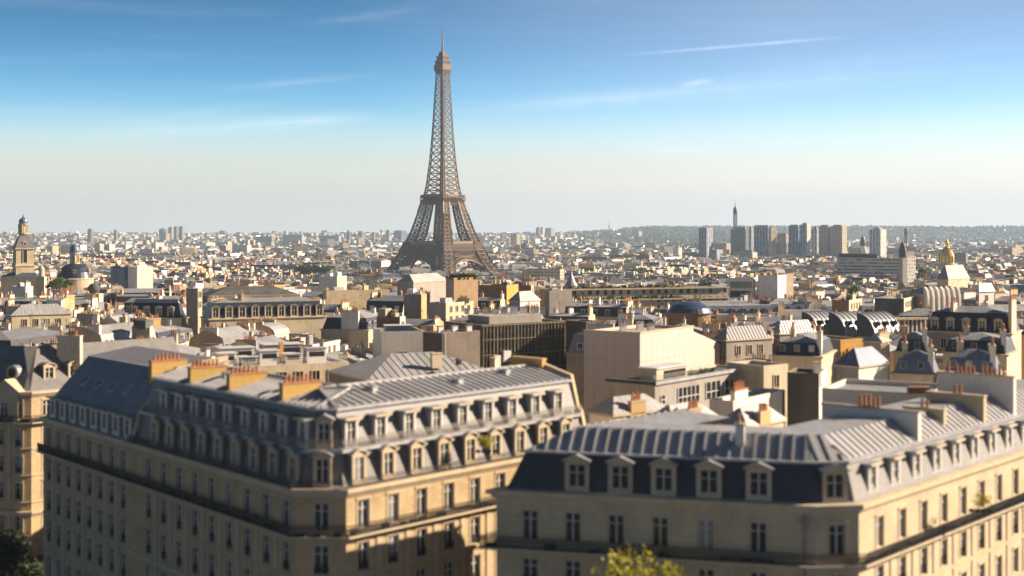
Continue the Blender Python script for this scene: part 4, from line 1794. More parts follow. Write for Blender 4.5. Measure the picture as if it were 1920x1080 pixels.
def church_tower():
    d = 700
    x = (44 - 960) / F * d
    zg = gz(x, d)
    k = d / F
    z = lambda py: H - (py - HZ) * k - zg
    root = thing('church_tower', 'cream stone church tower with dark slate cap and domed lantern', 'church tower', (x, d, zg), math.radians(30), lm=('the church tower', 44, 450, d))
    w0 = 21 * k * .78
    sq = lambda q: [(-q, -q), (q, -q), (q, q), (-q, q)]
    m = MB()
    sweep(m, sq(w0), [(0, 0), (0, z(500)), (-.35, z(499)), (-.35, z(497)), (.1, z(496)), (.1, z(468)), (-.5, z(467)), (-.5, z(465)), (.3, z(464.5))], [STONE2] * 8, True, top=STONE2)
    m.build('shaft', root)
    for a in range(4):
        mm = MB()
        mm.box(-.9, .9, -.12, .0, 0, 6.0, GLASS)
        mm.box(-1.2, -.9, -.25, .0, -.3, 6.0, TRIM)
        mm.box(.9, 1.2, -.25, .0, -.3, 6.0, TRIM)
        mm.poly([(1.2 * math.cos(q * .449), -.2, 6 + 1.3 * math.sin(q * .449)) for q in range(8)], GLASS)
        ang = a * math.pi / 2
        link('belfry_opening', mm.mesh('belfry_opening'), root, (math.sin(ang) * (w0 - .05), -math.cos(ang) * (w0 - .05), z(491)), ang)
    m = MB()
    sweep(m, sq(w0 + .1), [(0, z(464.5)), (.9, z(455)), (2.6, z(441)), (3.0, z(438.5))], [SLATEL] * 3, True, top=SLATEL)
    m.build('slate_cap', root)
    for a in range(4):
        ang = a * math.pi / 2
        mm = MB()
        mm.box(-.9, .9, -.1, 1.5, 0, 2.4, TRIM)
        mm.box(-.55, .55, -.13, -.1, .3, 2.0, GLASS)
        mm.poly(((-1.1, -.2, 2.4), (1.1, -.2, 2.4), (0, -.2, 3.3)), OCHRE)
        link('dormer', mm.mesh('dormer'), root, (math.sin(ang) * (w0 - .6), -math.cos(ang) * (w0 - .6), z(462)), ang)
    m = MB()
    q = 2.2
    for a in range(8):
        c, s = q * math.cos(a * .785 + .39), q * math.sin(a * .785 + .39)
        m.bar((c, s, z(438.5)), (c, s, z(421)), .75, STONE2)
    m.lathe([(2.6, z(439)), (2.6, z(436)), (1.2, z(435.8)), (1.2, z(421.5)), (2.5, z(421.3)), (2.7, z(420)), (2.5, z(419.5))], STONE2, 12)
    m.build('lantern', root)
    m = MB()
    m.lathe([(2.2, z(419.5)), (2.35, z(415)), (1.9, z(411)), (.9, z(408.5)), (.5, z(407)), (.35, z(404)), (.08, z(401))], ZINCB, 14)
    m.build('cupola', root)
    FOOT.append(rect(x, d, 13, 13, .5))
    # nave
    corner_bld('church_nave', 'low church nave with blue grey roof at the foot of the church tower', 'church', 2, 70, 84, 520, 690, 12, STONE2, STONE2, 'hip', ZINCB, rise=2.2)
    x2, d2 = (78 - 960) / F * 660, 660
    r2 = thing('stone_turret', 'small pale stone turret right of the church tower', 'turret', (x2, d2, gz(x2, d2)), lm=None)
    zz = lambda py: H - (py - HZ) / F * d2 - gz(x2, d2)
    mm = MB()
    mm.box(-1.9, 1.9, -1.9, 1.9, 0, zz(518), CREAM)
    mm.lathe([(1.5, zz(518)), (1.4, zz(506)), (1.6, zz(505)), (.9, zz(501)), (.1, zz(497))], CREAM, 10)
    mm.build('wall', r2)
    FOOT.append(rect(x2, d2, 4, 4, 0))


church_tower()


def domed_church():
    d = 800
    x = (140 - 960) / F * d
    zg = gz(x, d)
    k = d / F
    z = lambda py: H - (py - HZ) * k - zg
    root = thing('domed_church', 'church with small blue dome on columns above a broad dark dome', 'church', (x, d, zg), lm=('the blue domed church', 140, 480, d))
    m = MB()
    m.lathe([(34 * k, 0), (34 * k, z(524)), (35 * k, z(523)), (33 * k, z(521))], STONE2, 28)
    m.build('drum', root)
    m = MB()
    m.lathe([(33 * k, z(521)), (30 * k, z(510)), (23 * k, z(501)), (13 * k, z(495.5)), (9 * k, z(494.5))], NAVY, 28)
    m.build('dome', root)
    for a in range(6):
        mm = MB()
        mm.box(-.9, .9, -.5, 1.5, 0, 2.2, TRIM)
        mm.box(-.5, .5, -.53, -.5, .4, 1.8, GLASS)
        ang = a * math.pi / 3 + .3
        link('dormer', mm.mesh('dormer'), root, (math.sin(ang) * 30 * k, -math.cos(ang) * 30 * k, z(512)), ang)
    m = MB()
    m.lathe([(9 * k, z(494.8)), (9 * k, z(492)), (5 * k, z(491.8)), (5 * k, z(476.5)), (9.5 * k, z(476)), (9.5 * k, z(474.5)), (8.5 * k, z(474))], STONE2, 16)
    for a in range(10):
        c, s = 8 * k * math.cos(a * .628), 8 * k * math.sin(a * .628)
        m.bar((c, s, z(492)), (c, s, z(476)), .7, CREAM)
    m.build('colonnade', root)
    m = MB()
    m.lathe([(8.8 * k, z(474)), (8.9 * k, z(469)), (7.4 * k, z(463)), (4.4 * k, z(459)), (1 * k, z(457)), (.5 * k, z(454)), (.1, z(450))], ZINCB, 18)
    m.build('cupola', root)
    FOOT.append(rect(x, d, 72 * k, 72 * k, 0))


domed_church()

# left and middle skyline
sk = [('blue hazy tower at the left of the skyline cluster', 298, 313, 430, 6200, 'towerblue', None),
      ('pink slab tower before the skyline cluster', 299, 319, 438, 5800, 'pink', 'the pink slab tower'),
      ('pale brown tower behind the pink slab', 315, 326, 427, 6250, 'pink', None),
      ('dark tower in the middle of the skyline cluster', 326, 334, 425, 6100, 'grey', None),
      ('white twin tower at the right of the skyline cluster', 335, 346, 426, 6000, 'towerpale', 'the white twin tower'),
      ('dark topped tower alone on the left skyline', 164, 175, 430, 5200, 'grey', 'the dark topped tower'),
      ('small brown tower on the left skyline', 213, 221, 432, 5600, 'towerbrown', None),
      ('low dark block left of the long grid slab', 480, 512, 443, 5400, 'grey', None),
      ('very long gridded housing slab on the skyline', 512, 570, 440, 5300, 'towerpale', 'the long gridded slab'),
      ('long grey housing slab continuing right of the gridded one', 570, 640, 442, 5350, 'bands', None),
      ('small blue block on the skyline left of the iron tower', 650, 658, 435, 5800, 'towerblue', None),
      ('squat grey tower on the skyline left of the iron tower', 671, 683, 435, 5900, 'grey', None),
      ('brown block on the skyline left of the iron tower', 697, 704, 436, 5700, 'towerbrown', None),
      ('tall brown tower on the skyline nearest the iron tower', 724, 732, 432, 5500, 'towerbrown', None),
      ('wide blue grey block on the skyline left of the iron tower', 738, 762, 433, 6000, 'towerblue', None),
      ('pink tower standing right of the iron tower', 958, 976, 439, 4600, 'pink', 'the pink tower'),
      ('dark blue block on the ridge right of the iron tower', 1005, 1014, 427, 7400, 'grey', None),
      ('white tower on the ridge right of the iron tower', 1013, 1021, 427, 7300, 'white', None),
      ('beige slab on the ridge right of the white tower', 1022, 1041, 428, 7350, 'pink', None),
      ('pale tower on the wooded slope', 1189, 1204, 434, 7000, 'pale', None),
      ('dark block on the right edge of the wooded skyline', 1905, 1925, 455, 5200, 'grey', None),
      ('tall white tower beside a low white block, left of the slim grey tower', 1262, 1279, 464, 2500, 'white', 'the tall white tower'),
      ('low white block joined to a tall white tower', 1243, 1262, 476, 2450, 'towerpale', None),
      ('pale gridded slab right of the iron tower', 1053, 1083, 482, 2250, 'pale', 'the pale gridded slab'),
      ('dark narrow block left of the pale gridded slab', 1026, 1040, 484, 2300, 'grey', None),
      ('small dark tower next to the pale gridded slab', 1040, 1053, 482, 2350, 'towerblue', None),
      ('dark banded slab right of the pale gridded slab', 1084, 1142, 482, 2200, 'darkbands', 'the dark banded slab'),
      ('long dark gridded slab with a sunlit right end', 1144, 1223, 479, 2250, 'darkbands', 'the long dark slab')]
for lab, pl, pr, py, d, fac, lm in sk:
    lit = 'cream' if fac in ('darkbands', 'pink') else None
    wide = pr - pl > 25
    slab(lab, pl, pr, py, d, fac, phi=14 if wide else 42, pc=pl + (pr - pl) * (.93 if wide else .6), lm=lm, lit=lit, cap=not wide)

# broadcasting mast on the wooded ridge
d = 8200
x = (1142 - 960) / F * d
rm_ = thing('radio_mast', 'thin radio mast on the wooded ridge', 'mast', (x, d, gz(x, d)))
mm = MB()
mm.bar((0, 0, 0), (0, 0, H - (422 - HZ) / F * d - gz(x, d)), 6, GREYW, 3)
mm.bar((0, 0, H - (422 - HZ) / F * d - gz(x, d)), (0, 0, H - (415 - HZ) / F * d - gz(x, d)), 3, GREYW, 1.5)
mm.box(-5, 5, -5, 5, H - (426 - HZ) / F * d - gz(x, d), H - (424.5 - HZ) / F * d - gz(x, d), GREYW)
mm.build('mast', rm_)
# radar ball
d = 4200
x = (1883 - 960) / F * d
rb = thing('radar_dome', 'white ball on a stem before the hill at the far right', 'radar dome', (x, d, gz(x, d)))
mm = MB()
zc = H - (454 - HZ) / F * d - gz(x, d)
mm.lathe([(7 * math.cos(t * .314 - 1.4), zc + 9 * math.sin(t * .314 - 1.4)) for t in range(10)], WHITE, 14)
mm.build('ball', rb)
mm = MB()
mm.lathe([(4, 0), (3, zc - 8.6)], GREYW, 10)
mm.build('stem', rb)

# colonnaded cream pavilions and halls below the tower's right side
corner_bld('colonnade_hall', 'curved cream hall with rows of small windows below the pale gridded slab', 'hall', 978, 1050, 1058, 505, 1300, 14, FAC['cream'], None, 'flat', None, 'the cream colonnade hall')
corner_bld('white_hall', 'long low white hall at the right foot of the iron tower', 'hall', 960, 1024, 1028, 493, 1900, 10, FAC['white'], None, 'flat', METALW)
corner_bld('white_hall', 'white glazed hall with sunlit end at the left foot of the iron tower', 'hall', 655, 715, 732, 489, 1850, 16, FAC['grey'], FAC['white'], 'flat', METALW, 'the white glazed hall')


def cone_roof():
    d = 650
    x = (1071 - 960) / F * d
    zg = gz(x, d)
    k = d / F
    z = lambda py: H - (py - HZ) * k - zg
    root = thing('cone_roofed_turret', 'corner turret with grey zinc cone roof, behind the long terrace block', 'turret', (x, d, zg), lm=('the cone roofed turret', 1071, 520, d))
    m = MB()
    m.lathe([(11 * k, 0), (11 * k, z(536)), (13 * k, z(535.5))], CREAM, 14)
    m.build('wall', root)
    m = MB()
    m.lathe([(13 * k, z(535.5)), (8 * k, z(528)), (2.6 * k, z(515)), (1.8 * k, z(511)), (.2, z(509))], ZINC, 12)
    m.build('roof', root)
    FOOT.append(rect(x, d, 7, 7, 0))


cone_roof()

# ------------------------------------------------------------------ roofs of the middle distance
def mid_window(ww, wh, trim=True):
    def mk():
        m = MB()
        x = ww / 2
        m.poly(((-x, -.03, 0), (x, -.03, 0), (x, -.03, wh), (-x, -.03, wh)), GLASS)
        for x0, x1, z0, z1 in ((-x - .15, -x, -.1, wh + .15), (x, x + .15, -.1, wh + .15), (-x, x, wh, wh + .15), (-x - .1, x + .1, -.2, -.1)):
            m.box(x0, x1, -.14, .0, z0, z1, TRIM)
        m.box(-.05, .05, -.07, -.031, 0, wh, FRAME)
        return m.mesh('window')
    return cached(('mw', ww, wh), mk)


def add_windows(root, a, b, zs, ww=1.2, wh=1.9, step=3.3, margin=1.2, skip=0.0):
    fr, l, ang = edge_frame(a, b)
    n = max(1, int((l - 2 * margin) / step))
    for z in zs:
        for k in range(n):
            if rnd.random() < skip:
                continue
            u = l / 2 + (k - (n - 1) / 2) * step
            link('window', mid_window(ww, wh), root, fr(u, 0, z), ang)


def mid_dormer(kind='white'):
    def mk():
        m = MB()
        fm = {'white': FRAME, 'cream': CREAM, 'grey': ZINC}[kind]
        m.box(-.75, -.5, -.1, .15, 0, 2.1, fm)
        m.box(.5, .75, -.1, .15, 0, 2.1, fm)
        m.box(-.5, .5, -.1, .15, 0, .45, fm)
        m.box(-.5, .5, -.1, .15, 1.85, 2.1, fm)
        m.poly(((-.5, .05, .45), (.5, .05, .45), (.5, .05, 1.85), (-.5, .05, 1.85)), GLASS)
        m.box(-.04, .04, 0, .049, .45, 1.85, FRAME)
        m.box(-.72, .72, .15, 1.8, 0, 2.08, ZINC)
        m.box(-.9, .9, -.3, 1.9, 2.103, 2.25, ZINCL)
        return m.mesh('dormer')
    return cached(('md', kind), mk)


def add_dormers(root, Q, i, inset, z, n, kind='white', closed=True, u0=None, step=None):
    a, b = Q[i], Q[(i + 1) % len(Q)]
    fr, l, ang = edge_frame(a, b)
    for k in range(n):
        u = l * (k + .5) / n if u0 is None else u0 + k * step
        link('dormer', mid_dormer(kind), root, fr(u, inset, z), ang)


def vent(root, p, ang=0, s=1.0, mat=None):
    def mk():
        m = MB()
        m.box(-.5, .5, -.35, .35, -.4, .9, mat or ZINCL)
        m.box(-.6, .6, -.45, .45, .9, 1.02, ZINC)
        return m.mesh('roof_vent')
    o = link('roof_vent', cached(('vent', mat.name if mat else 0), mk), root, p, ang)
    o.scale = (s, s, s)


def aerial(root, p, h=2.6, ang=0.0):
    def mk():
        m = MB()
        m.bar((0, 0, -.3), (0, 0, 2.6), .07, IRON)
        for z in (2.5, 2.2, 1.9):
            m.bar((-.5, 0, z), (.5, 0, z), .045, IRON)
        m.bar((0, -.7, 2.3), (0, .5, 2.3), .045, IRON)
        return m.mesh('aerial')
    o = link('aerial', cached('aerial', mk), root, p, ang)
    o.scale = (1, 1, h / 2.6)


DARKG = mat_wall('grey_brown_brick', (0.17, 0.14, 0.115), blocks=.6, stain=.5)  # dark grey-brown brick with blotchy tone
BUFF = mat_wall('buff_brick', (0.40, 0.27, 0.15), blocks=.6, stain=.4)
# big pale box
root, Q, h, P = corner_bld('blank_box_building', 'large blank pale pink box building with panelled walls, centre right', 'building', 1095, 1200, 1300, 625, 264, 34, PINKISH, PINKISH,
                           'flat', GRAVEL, 'the blank pale pink box')
# sloping wing on its right: the wall line continues and falls
v = Vector((Q[2][0], Q[2][1])).normalized()
m = MB()
A = Vector(Q[2])
B_ = A + v * 21.9
nrm = Vector((-v.y, v.x)) * 9
pts = [A, B_, B_ + nrm, A + nrm]
m.poly(((*A, 0), (*B_, 0), (*B_, h - 6.8), (*A, h - 1.0)), PINKISH)
m.poly(((*B_, 0), (*(B_ + nrm), 0), (*(B_ + nrm), h - 6.8), (*B_, h - 6.8)), PINKISH)
m.poly(((*A, h - 1.0), (*B_, h - 6.8), (*(B_ + nrm), h - 6.8), (*(A + nrm), h - 1.0)), ZINCL)
m.poly(((*(B_ + nrm), 0), (*(A + nrm), 0), (*(A + nrm), h - 1), (*(B_ + nrm), h - 6.8)), PINKISH)
m.build('sloping_wing', root)
FOOT.append([(p.x + P[1][0], p.y + P[1][1]) for p in pts])
jm = MB()
for i in (0, 1):
    fr, l, ang = edge_frame(Q[i], Q[(i + 1) % 4])
    for k in range(1, int(l / 2.4) + 1):
        jm.box(k * 2.4 - .03, k * 2.4 + .03, -.012, -.003, h - 16, h - .1, GREYW, fr=fr)
    jm.box(0, l, -.012, -.003, h - 5.6, h - 5.53, GREYW, fr=fr)
    jm.box(-.1, l + .1, -.15, .3, h + .003, h + .22, TRIM, fr=fr)
jm.build('panel_joint', root)
for q in ((.3, .5), (.6, .3), (.7, .7)):
    p = Vector(Q[0]) * q[0] + Vector(Q[2]) * q[1]
    vent(root, (p.x, p.y, h - .2), .3, 1.3, WHITE)

# glass-fronted dark block with flat roof
root, Q, h, P = corner_bld('glass_block', 'dark flat roofed block with gilded glass front, left of the blank pale box', 'building', 832, 903, 1062, 609, 300, 54, DARKB, FAC['glassgrid'],
                           'flat', GRAVEL, 'the dark glass fronted block', parapet=.9)
fr, l, ang = edge_frame(Q[1], Q[2])
fm = MB()
GOLDF = mat_plain('bronze_fin', (0.34, 0.27, 0.15), .45, .3)
k = .3
while k < l:
    fm.box(k - .025, k + .025, -.22, -.003, h - 15, h - .2, GOLDF, fr=fr)
    k += .95
for z in (h - .3, h - 3.4, h - 6.8, h - 10.2):
    fm.box(0, l, -.16, -.003, z - .07, z + .07, GOLDF, fr=fr)
fm.build('facade_fin', root)
for u, z, w_, hh in ((5.5, h - 8.6, 1.9, 2.6), (3, h - 9.5, 1.6, 2.6)):
    mm = MB()
    mm.box(u, u + w_, -.9, -.23, z, z + hh, METALW, fr=fr)
    mm.build('white_panel', root)
hb = MB()
c = [(Vector(Q[i]) * .75 + (Vector(Q[0]) + Vector(Q[2])) / 2 * .25) for i in range(4)]
sweep(hb, [tuple(q) for q in c], [(1.5, h - .9), (1.5, h + 1.5)], [GREYW], True, top=GRAVEL)
hb.build('plant_room', root)
cc = (Vector(Q[0]) + Vector(Q[2])) / 2
for k in range(9):
    vent(root, (cc.x - 9 + k * 2.2, cc.y + rnd.uniform(-1, 4), h + 1.7), .2, rnd.uniform(.9, 1.6), rnd.choice([None, METALW, WHITE]))
# its left dark brick corner
root, Q, h, P = corner_bld('brick_corner_block', 'dark brick block with white corner strip, left of the glass fronted block', 'building', 793, 832, 900, 625, 286, 45, DARKB, DARKG, 'flat', ZINCP,
                           'the dark brick corner block', parapet=.4)
ws = MB()
ws.box(-.35, .35, -.35, .35, h - 14, h + .1, WHITE)
ws.build('corner_strip', root)
for u in (.3, .55, .8):
    p = Vector(Q[0]).lerp(Vector(Q[2]), u)
    vent(root, (p.x, p.y, h), .6, 1.2, WHITE)
    aerial(root, (p.x + 1, p.y + 1, h))
root, Q, h, P = corner_bld('dark_slab_block', 'narrow black walled block between the glass front and the blank pale box', 'building', 1061, 1099, 1128, 603, 305.5, 54, DARKB, FELT, 'flat', FELT, None, deep=None)
# white two storey block with blue roof left of the brick corner
root, Q, h, P = corner_bld('white_flat_block', 'white rendered block with shed roof, left of the dark brick corner', 'building', 708, 716, 797, 622, 296, 75, WHITE, WHITE, 'flat', ZINCB,
                           'the white shed roofed block', deep=12)
add_windows(root, Q[1], Q[2], [h - 6.2], 1.7, 1.7, 4.2)
link('skylight', cached('sk1', lambda: (lambda m: (m.box(-3, 3, -2, 2, -.4, .9, ZINCB), m.box(-3.1, 3.1, -2.1, 2.1, .9, 1.0, METALW), m.mesh('skylight'))[2])(MB())), root, (3, 6, h + .1), .2)

# zinc roofed block just behind the corner block
root, Q, h, P = corner_bld('zinc_hipped_block', 'low block with wide pale zinc hipped roof behind the corner block ridge', 'building', 616, 690, 930, 716, 214, 60, GREYW, CREAM, 'hip', ZINCL,
                           'the wide zinc hipped roof', rise=3.4)
rb_ = MB()
ribs(rb_, Q, (-.3, h + .25), (min(math.dist(Q[0], Q[1]), math.dist(Q[1], Q[2])) * .46, h + 3.4), True, 1.3, ZINCL, .1, .09, edges=(0, 1))
rb_.build('roof_seam', root)
chimney(root, (9.5, 7.5, h + 1.4), .5, 1.8, .9, 2.3, CREAM, pots=False)
chimney(root, (19.5, 4.5, h + .6), 1.2, 1.6, .9, 2.6, CREAM, pots=False)
mm = MB()
mm.lathe([(.5, -.2), (.5, .5), (.9, .55), (.2, .9)], FELT, 8, (14, 7))
link('cowl', mm.mesh('cowl'), root, (0, 0, h + 2.2))

# roof terrace block with railings, left of the zinc hip
root, Q, h, P = corner_bld('terrace_block', 'flat roofed block with white parapets and railed terraces behind the brick stacks', 'building', 360, 400, 655, 690, 232, 64, WHITE, CREAM, 'flat', ZINCL,
                           'the railed terrace block', parapet=.4)
rr = MB()
for ins in (.2, 5.5):
    railing(rr, Q, ins, h, 1.1, .6, True, METALW)
rr.build('railing', root)
fr, l, ang = edge_frame(Q[1], Q[2])
for k, (u, y, w_, dd, hh, mt, mt2) in enumerate(((1.2, 1.4, 3.2, 2.4, 2.2, WHITE, METALW), (5.2, 1.0, 2.8, 2.2, 1.5, GREYW, METALW), (8.6, 1.6, 3.4, 2.6, 2.4, WHITE, METALW), (13, 1.2, 3, 2.2, 1.7, CREAM, METALW),
                                                (17, 1.3, 3.6, 2.6, 2.5, WHITE, ZINCL), (21.5, 1.2, 2.6, 2, 1.6, GREYW, METALW), (3, 7, 6, 3, 2.6, WHITE, METALW), (11, 7.5, 7, 3.4, 2.9, GREYW, METALW), (20, 7.2, 4.6, 3, 2.4, WHITE, METALW))):
    if u + w_ > l - .3:
        continue
    mm = MB()
    mm.box(0, w_, 0, dd, -.4, hh, mt, top=mt2)
    mm.box(-.2, w_ + .2, -.25, dd + .2, hh + .003, hh + .16, mt2)
    mm.box(.4, w_ - .4, -.03, -.003, hh * .45, hh * .8, GLASSF)
    link('roof_cabin', mm.mesh('roof_cabin'), root, fr(u, y, h), ang)
add_windows(root, Q[1], Q[2], [h - 3.2], 1.3, 1.9, 3.0)
ym = MB()
ym.box(-.35, .35, -.35, .35, 0, 3.6, ORANGEW)
link('flue', ym.mesh('flue'), root, fr(13.2, 4.5, h), ang)

# low modern block with long windows before the pale box
root, Q, h, P = corner_bld('modern_flat_block', 'beige flat roofed block with strip windows before the blank pale box', 'building', 1141, 1228, 1424, 722, 203, 38, CREAM, GREYW, 'flat', FELT,
                           'the beige strip window block', parapet=.3)
fr, l, ang = edge_frame(Q[1], Q[2])
for u, z, w_, hh in ((1.6, h - 2.9, 1.2, 1.1), (6.5, h - 3.6, 6.4, 2.5), (15.0, h - 3.6, 4.6, 2.6), (21, h - 3.4, 3, 2.2)):
    if u + w_ > l:
        continue
    mm = MB()
    mm.box(u, u + w_, -.05, -.003, z, z + hh, GLASSF, fr=fr)
    n = max(1, int(w_ / 1.2))
    for k in range(n + 1):
        x = u + w_ * k / n
        mm.box(x - .07, x + .07, -.16, -.051, z - .05, z + hh + .05, FRAME, fr=fr)
    mm.box(u, u + w_, -.13, -.052, z + hh * .4, z + hh * .4 + .12, FRAME, fr=fr)
    mm.build('strip_window', root)
for i in (0, 1):
    f2, l2, a2 = edge_frame(Q[i], Q[(i + 1) % 4])
    mm = MB()
    mm.box(-.3, l2 + .3, -.4, .4, h + .003, h + .5, ZINCP if i else FELT, fr=f2)
    mm.build('eaves_band', root)
mm = MB()
mm.box(4, 13, 2.2, 5.2, h - .3, h + 1.9, CREAM, top=METALW, fr=fr)
mm.box(3.7, 13.3, 1.9, 5.5, h + 1.903, h + 2.1, METALW, fr=fr)
mm.box(6, 12.6, 2.17, 2.197, h + .3, h + 1.5, GLASSF, fr=fr)
mm.build('penthouse', root)
rr = MB()
railing(rr, [fr(.5, .7, 0)[:2], fr(14, .7, 0)[:2]], 0, h + .2, 1.0, .5, False, GREYW)
rr.build('railing', root)
pb = MB()
for k in range(30):
    u = rnd.uniform(14, 21)
    pb.bar(fr(u, rnd.uniform(1, 3), h), fr(u + rnd.uniform(-.4, .4), rnd.uniform(1, 3), h + rnd.uniform(.4, 1)), .3, LEAF, .1)
pb.build('roof_planting', root)

root, Q, h, P = corner_bld('curved_wall_house', 'cream walled house joined to the beige strip window block', 'house', 1424, 1432, 1478, 686, 219, 52, CREAM, CREAM, 'flat', FELT, None, deep=8)
add_windows(root, Q[1], Q[2], [h - 3.6], 1.2, 1.9, 5)
root, Q, h, P = corner_bld('rubble_wall_house', 'dark rubble walled house with small zinc roof', 'house', 1476, 1536, 1550, 700, 190, 22, DARKB, WHITE, 'flat', ZINCP, 'the dark rubble walled house')
chimney(root, (-.6, .6, h - 2), .2, .9, .8, 3.4, WHITE, pots=False)
root, Q, h, P = corner_bld('white_party_block', 'long blank white rendered wall block behind the slate roofed block', 'building', 1541, 1745, 1776, 738, 166, 9, WHITE, WHITE, 'flat', ZINCP, 'the long blank white wall')
chimney(root, (-2.6, .6, h), 0, 2.6, .9, .6, BROWN, pots=False, capmat=POT)
root, Q, h, P = corner_bld('white_yard_house', 'white walled yard house with orange pots below the beige strip window block', 'house', 1330, 1375, 1472, 752, 180, 36, WHITE, WHITE, 'flat', ZINCL, 'the white yard house')
fr, l, ang = edge_frame(Q[1], Q[2])
chimney(root, fr(1.4, .8, h - .3), ang, 3.8, .7, 1.4, WHITE, gap=.4, capmat=POT)
for args in ((1105, 1150, 1250, 782, 172, 50, 'small house with pale zinc roof and orange pots between the two front blocks'),
             (1210, 1262, 1345, 800, 160, 42, 'house with bright ribbed zinc roof rising behind the slate roofed block'),
             (1345, 1400, 1470, 806, 158, 38, 'low grey roofed house behind the small chimney of the slate roofed block')):
    pl, pc, pr, py, d, ph, lab = args
    root, Q, h, P = corner_bld('zinc_roofed_house', lab, 'house', pl, pc, pr, py, d, ph, WHITE, CREAM, 'hip', ZINCL, None, rise=2.2)
    chimney(root, (Q[2][0] * .3, Q[2][1] * .3, h - .2), math.radians(90 - ph), 2.6, .6, 1.8, OCHRE, gap=.4)

# the orange wall and its neighbours
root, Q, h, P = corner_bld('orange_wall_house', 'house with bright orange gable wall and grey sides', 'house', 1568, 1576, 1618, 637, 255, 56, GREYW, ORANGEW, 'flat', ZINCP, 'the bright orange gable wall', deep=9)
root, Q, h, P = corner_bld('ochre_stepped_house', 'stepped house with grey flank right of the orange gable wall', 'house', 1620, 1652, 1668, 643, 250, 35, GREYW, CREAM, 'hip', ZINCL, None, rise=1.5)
chimney(root, (0, 2, h), .7, 3, .7, 1.6, CREAM, merged=True)
root, Q, h, P = corner_bld('twisted_zinc_house', 'small house with bright folded zinc roof before the orange gable wall', 'house', 1568, 1610, 1665, 690, 208, 45, GREYW, WHITE, 'hip', ZINCB, None, rise=2.8)
for pl, pc, pr, py, d, lab, n in ((1672, 1750, 1764, 706, 212, 'blue grey zinc mansard block with one small window, left of the tall white stack', 2), (1768, 1868, 1882, 706, 206, 'blue grey zinc mansard block with two dark windows, right of the tall white stack', 3),
                                  (1450, 1540, 1566, 672, 238, 'navy mansard house with orange pots, left of the bright orange gable', 3), (1676, 1738, 1752, 664, 250, 'navy mansard house with orange pots, right of the bright orange gable', 2),
                                  (1768, 1888, 1908, 668, 243, 'long navy mansard house with pot rows below the dark blue mansard', 3)):
    root, Q, h, P = corner_bld('zinc_mansard_block', lab, 'building', pl, pc, pr, py, d, 14, CREAM, CREAM, 'mansard', NAVY if 'navy' in lab else ZINCB, None, rise=2.6)
    for k in range(n):
        fr, l, ang = edge_frame(Q[0], Q[1])
        mm = MB()
        mm.box(-.5, .5, -.12, .5, 0, 1.2, ZINC)
        mm.box(-.4, .4, -.14, -.121, .1, 1.1, GLASSF)
        link('window', mm.mesh('window'), root, fr(l * (k + .6) / (n + .3), .55, h + 1.0), ang)
    chimney(root, (Q[0][0] * .02, 1, h), 1.3, 4, .8, 4.4, WHITE, gap=.45)
    chimney(root, (Q[0][0] * .5, Q[0][1] * .5 + 4, h + 2), 1.3, 3.4, .8, 2.6, CREAM, gap=.45)

# dark mansard with pale dormers, far right
root, Q, h, P = corner_bld('dark_mansard_block', 'long dark blue mansard block with five pale arched dormers', 'apartment block', 1733, 1896, 1915, 628, 300, 12, GREYW, CREAM, 'mansard', NAVY,
                           'the dark blue mansard', rise=4.6)
fr, l, ang = edge_frame(Q[0], Q[1])
for k in range(5):
    put_dormer(root, fr(2.2 + k * 3.45, .5, h + .25), ang, 'arch', 1.8, 2.8, 1.5)
add_windows(root, Q[0], Q[1], [h - 3.4], 1.1, 2.0, 3.4)
chimney(root, fr(5.8, 1.6, h + 4.6), ang + 1.57, 4, .7, 1.8, CREAM, gap=.45)
chimney(root, fr(l - .4, 1.0, h), ang + 1.57, 6, .7, 7.4, CREAM, gap=.45)
root, Q, h, P = corner_bld('pillared_pavilion', 'roof pavilion with white pillars and flat cream top, left of the dark blue mansard', 'pavilion', 1668, 1676, 1734, 600, 332, 70, WHITE, FELT, 'flat', CREAM, None, deep=8)
fr, l, ang = edge_frame(Q[1], Q[2])
mm = MB()
for k in range(8):
    mm.box(k * l / 7.2, k * l / 7.2 + .42, -.35, -.003, h - 4, h, WHITE, fr=fr)
mm.box(-.4, l + .4, -.9, .6, h + .003, h + .5, CREAM, fr=fr)
mm.box(0, l, -.4, -.003, h - 5.4, h - 4.003, WHITE, fr=fr)
mm.build('pillars', root)

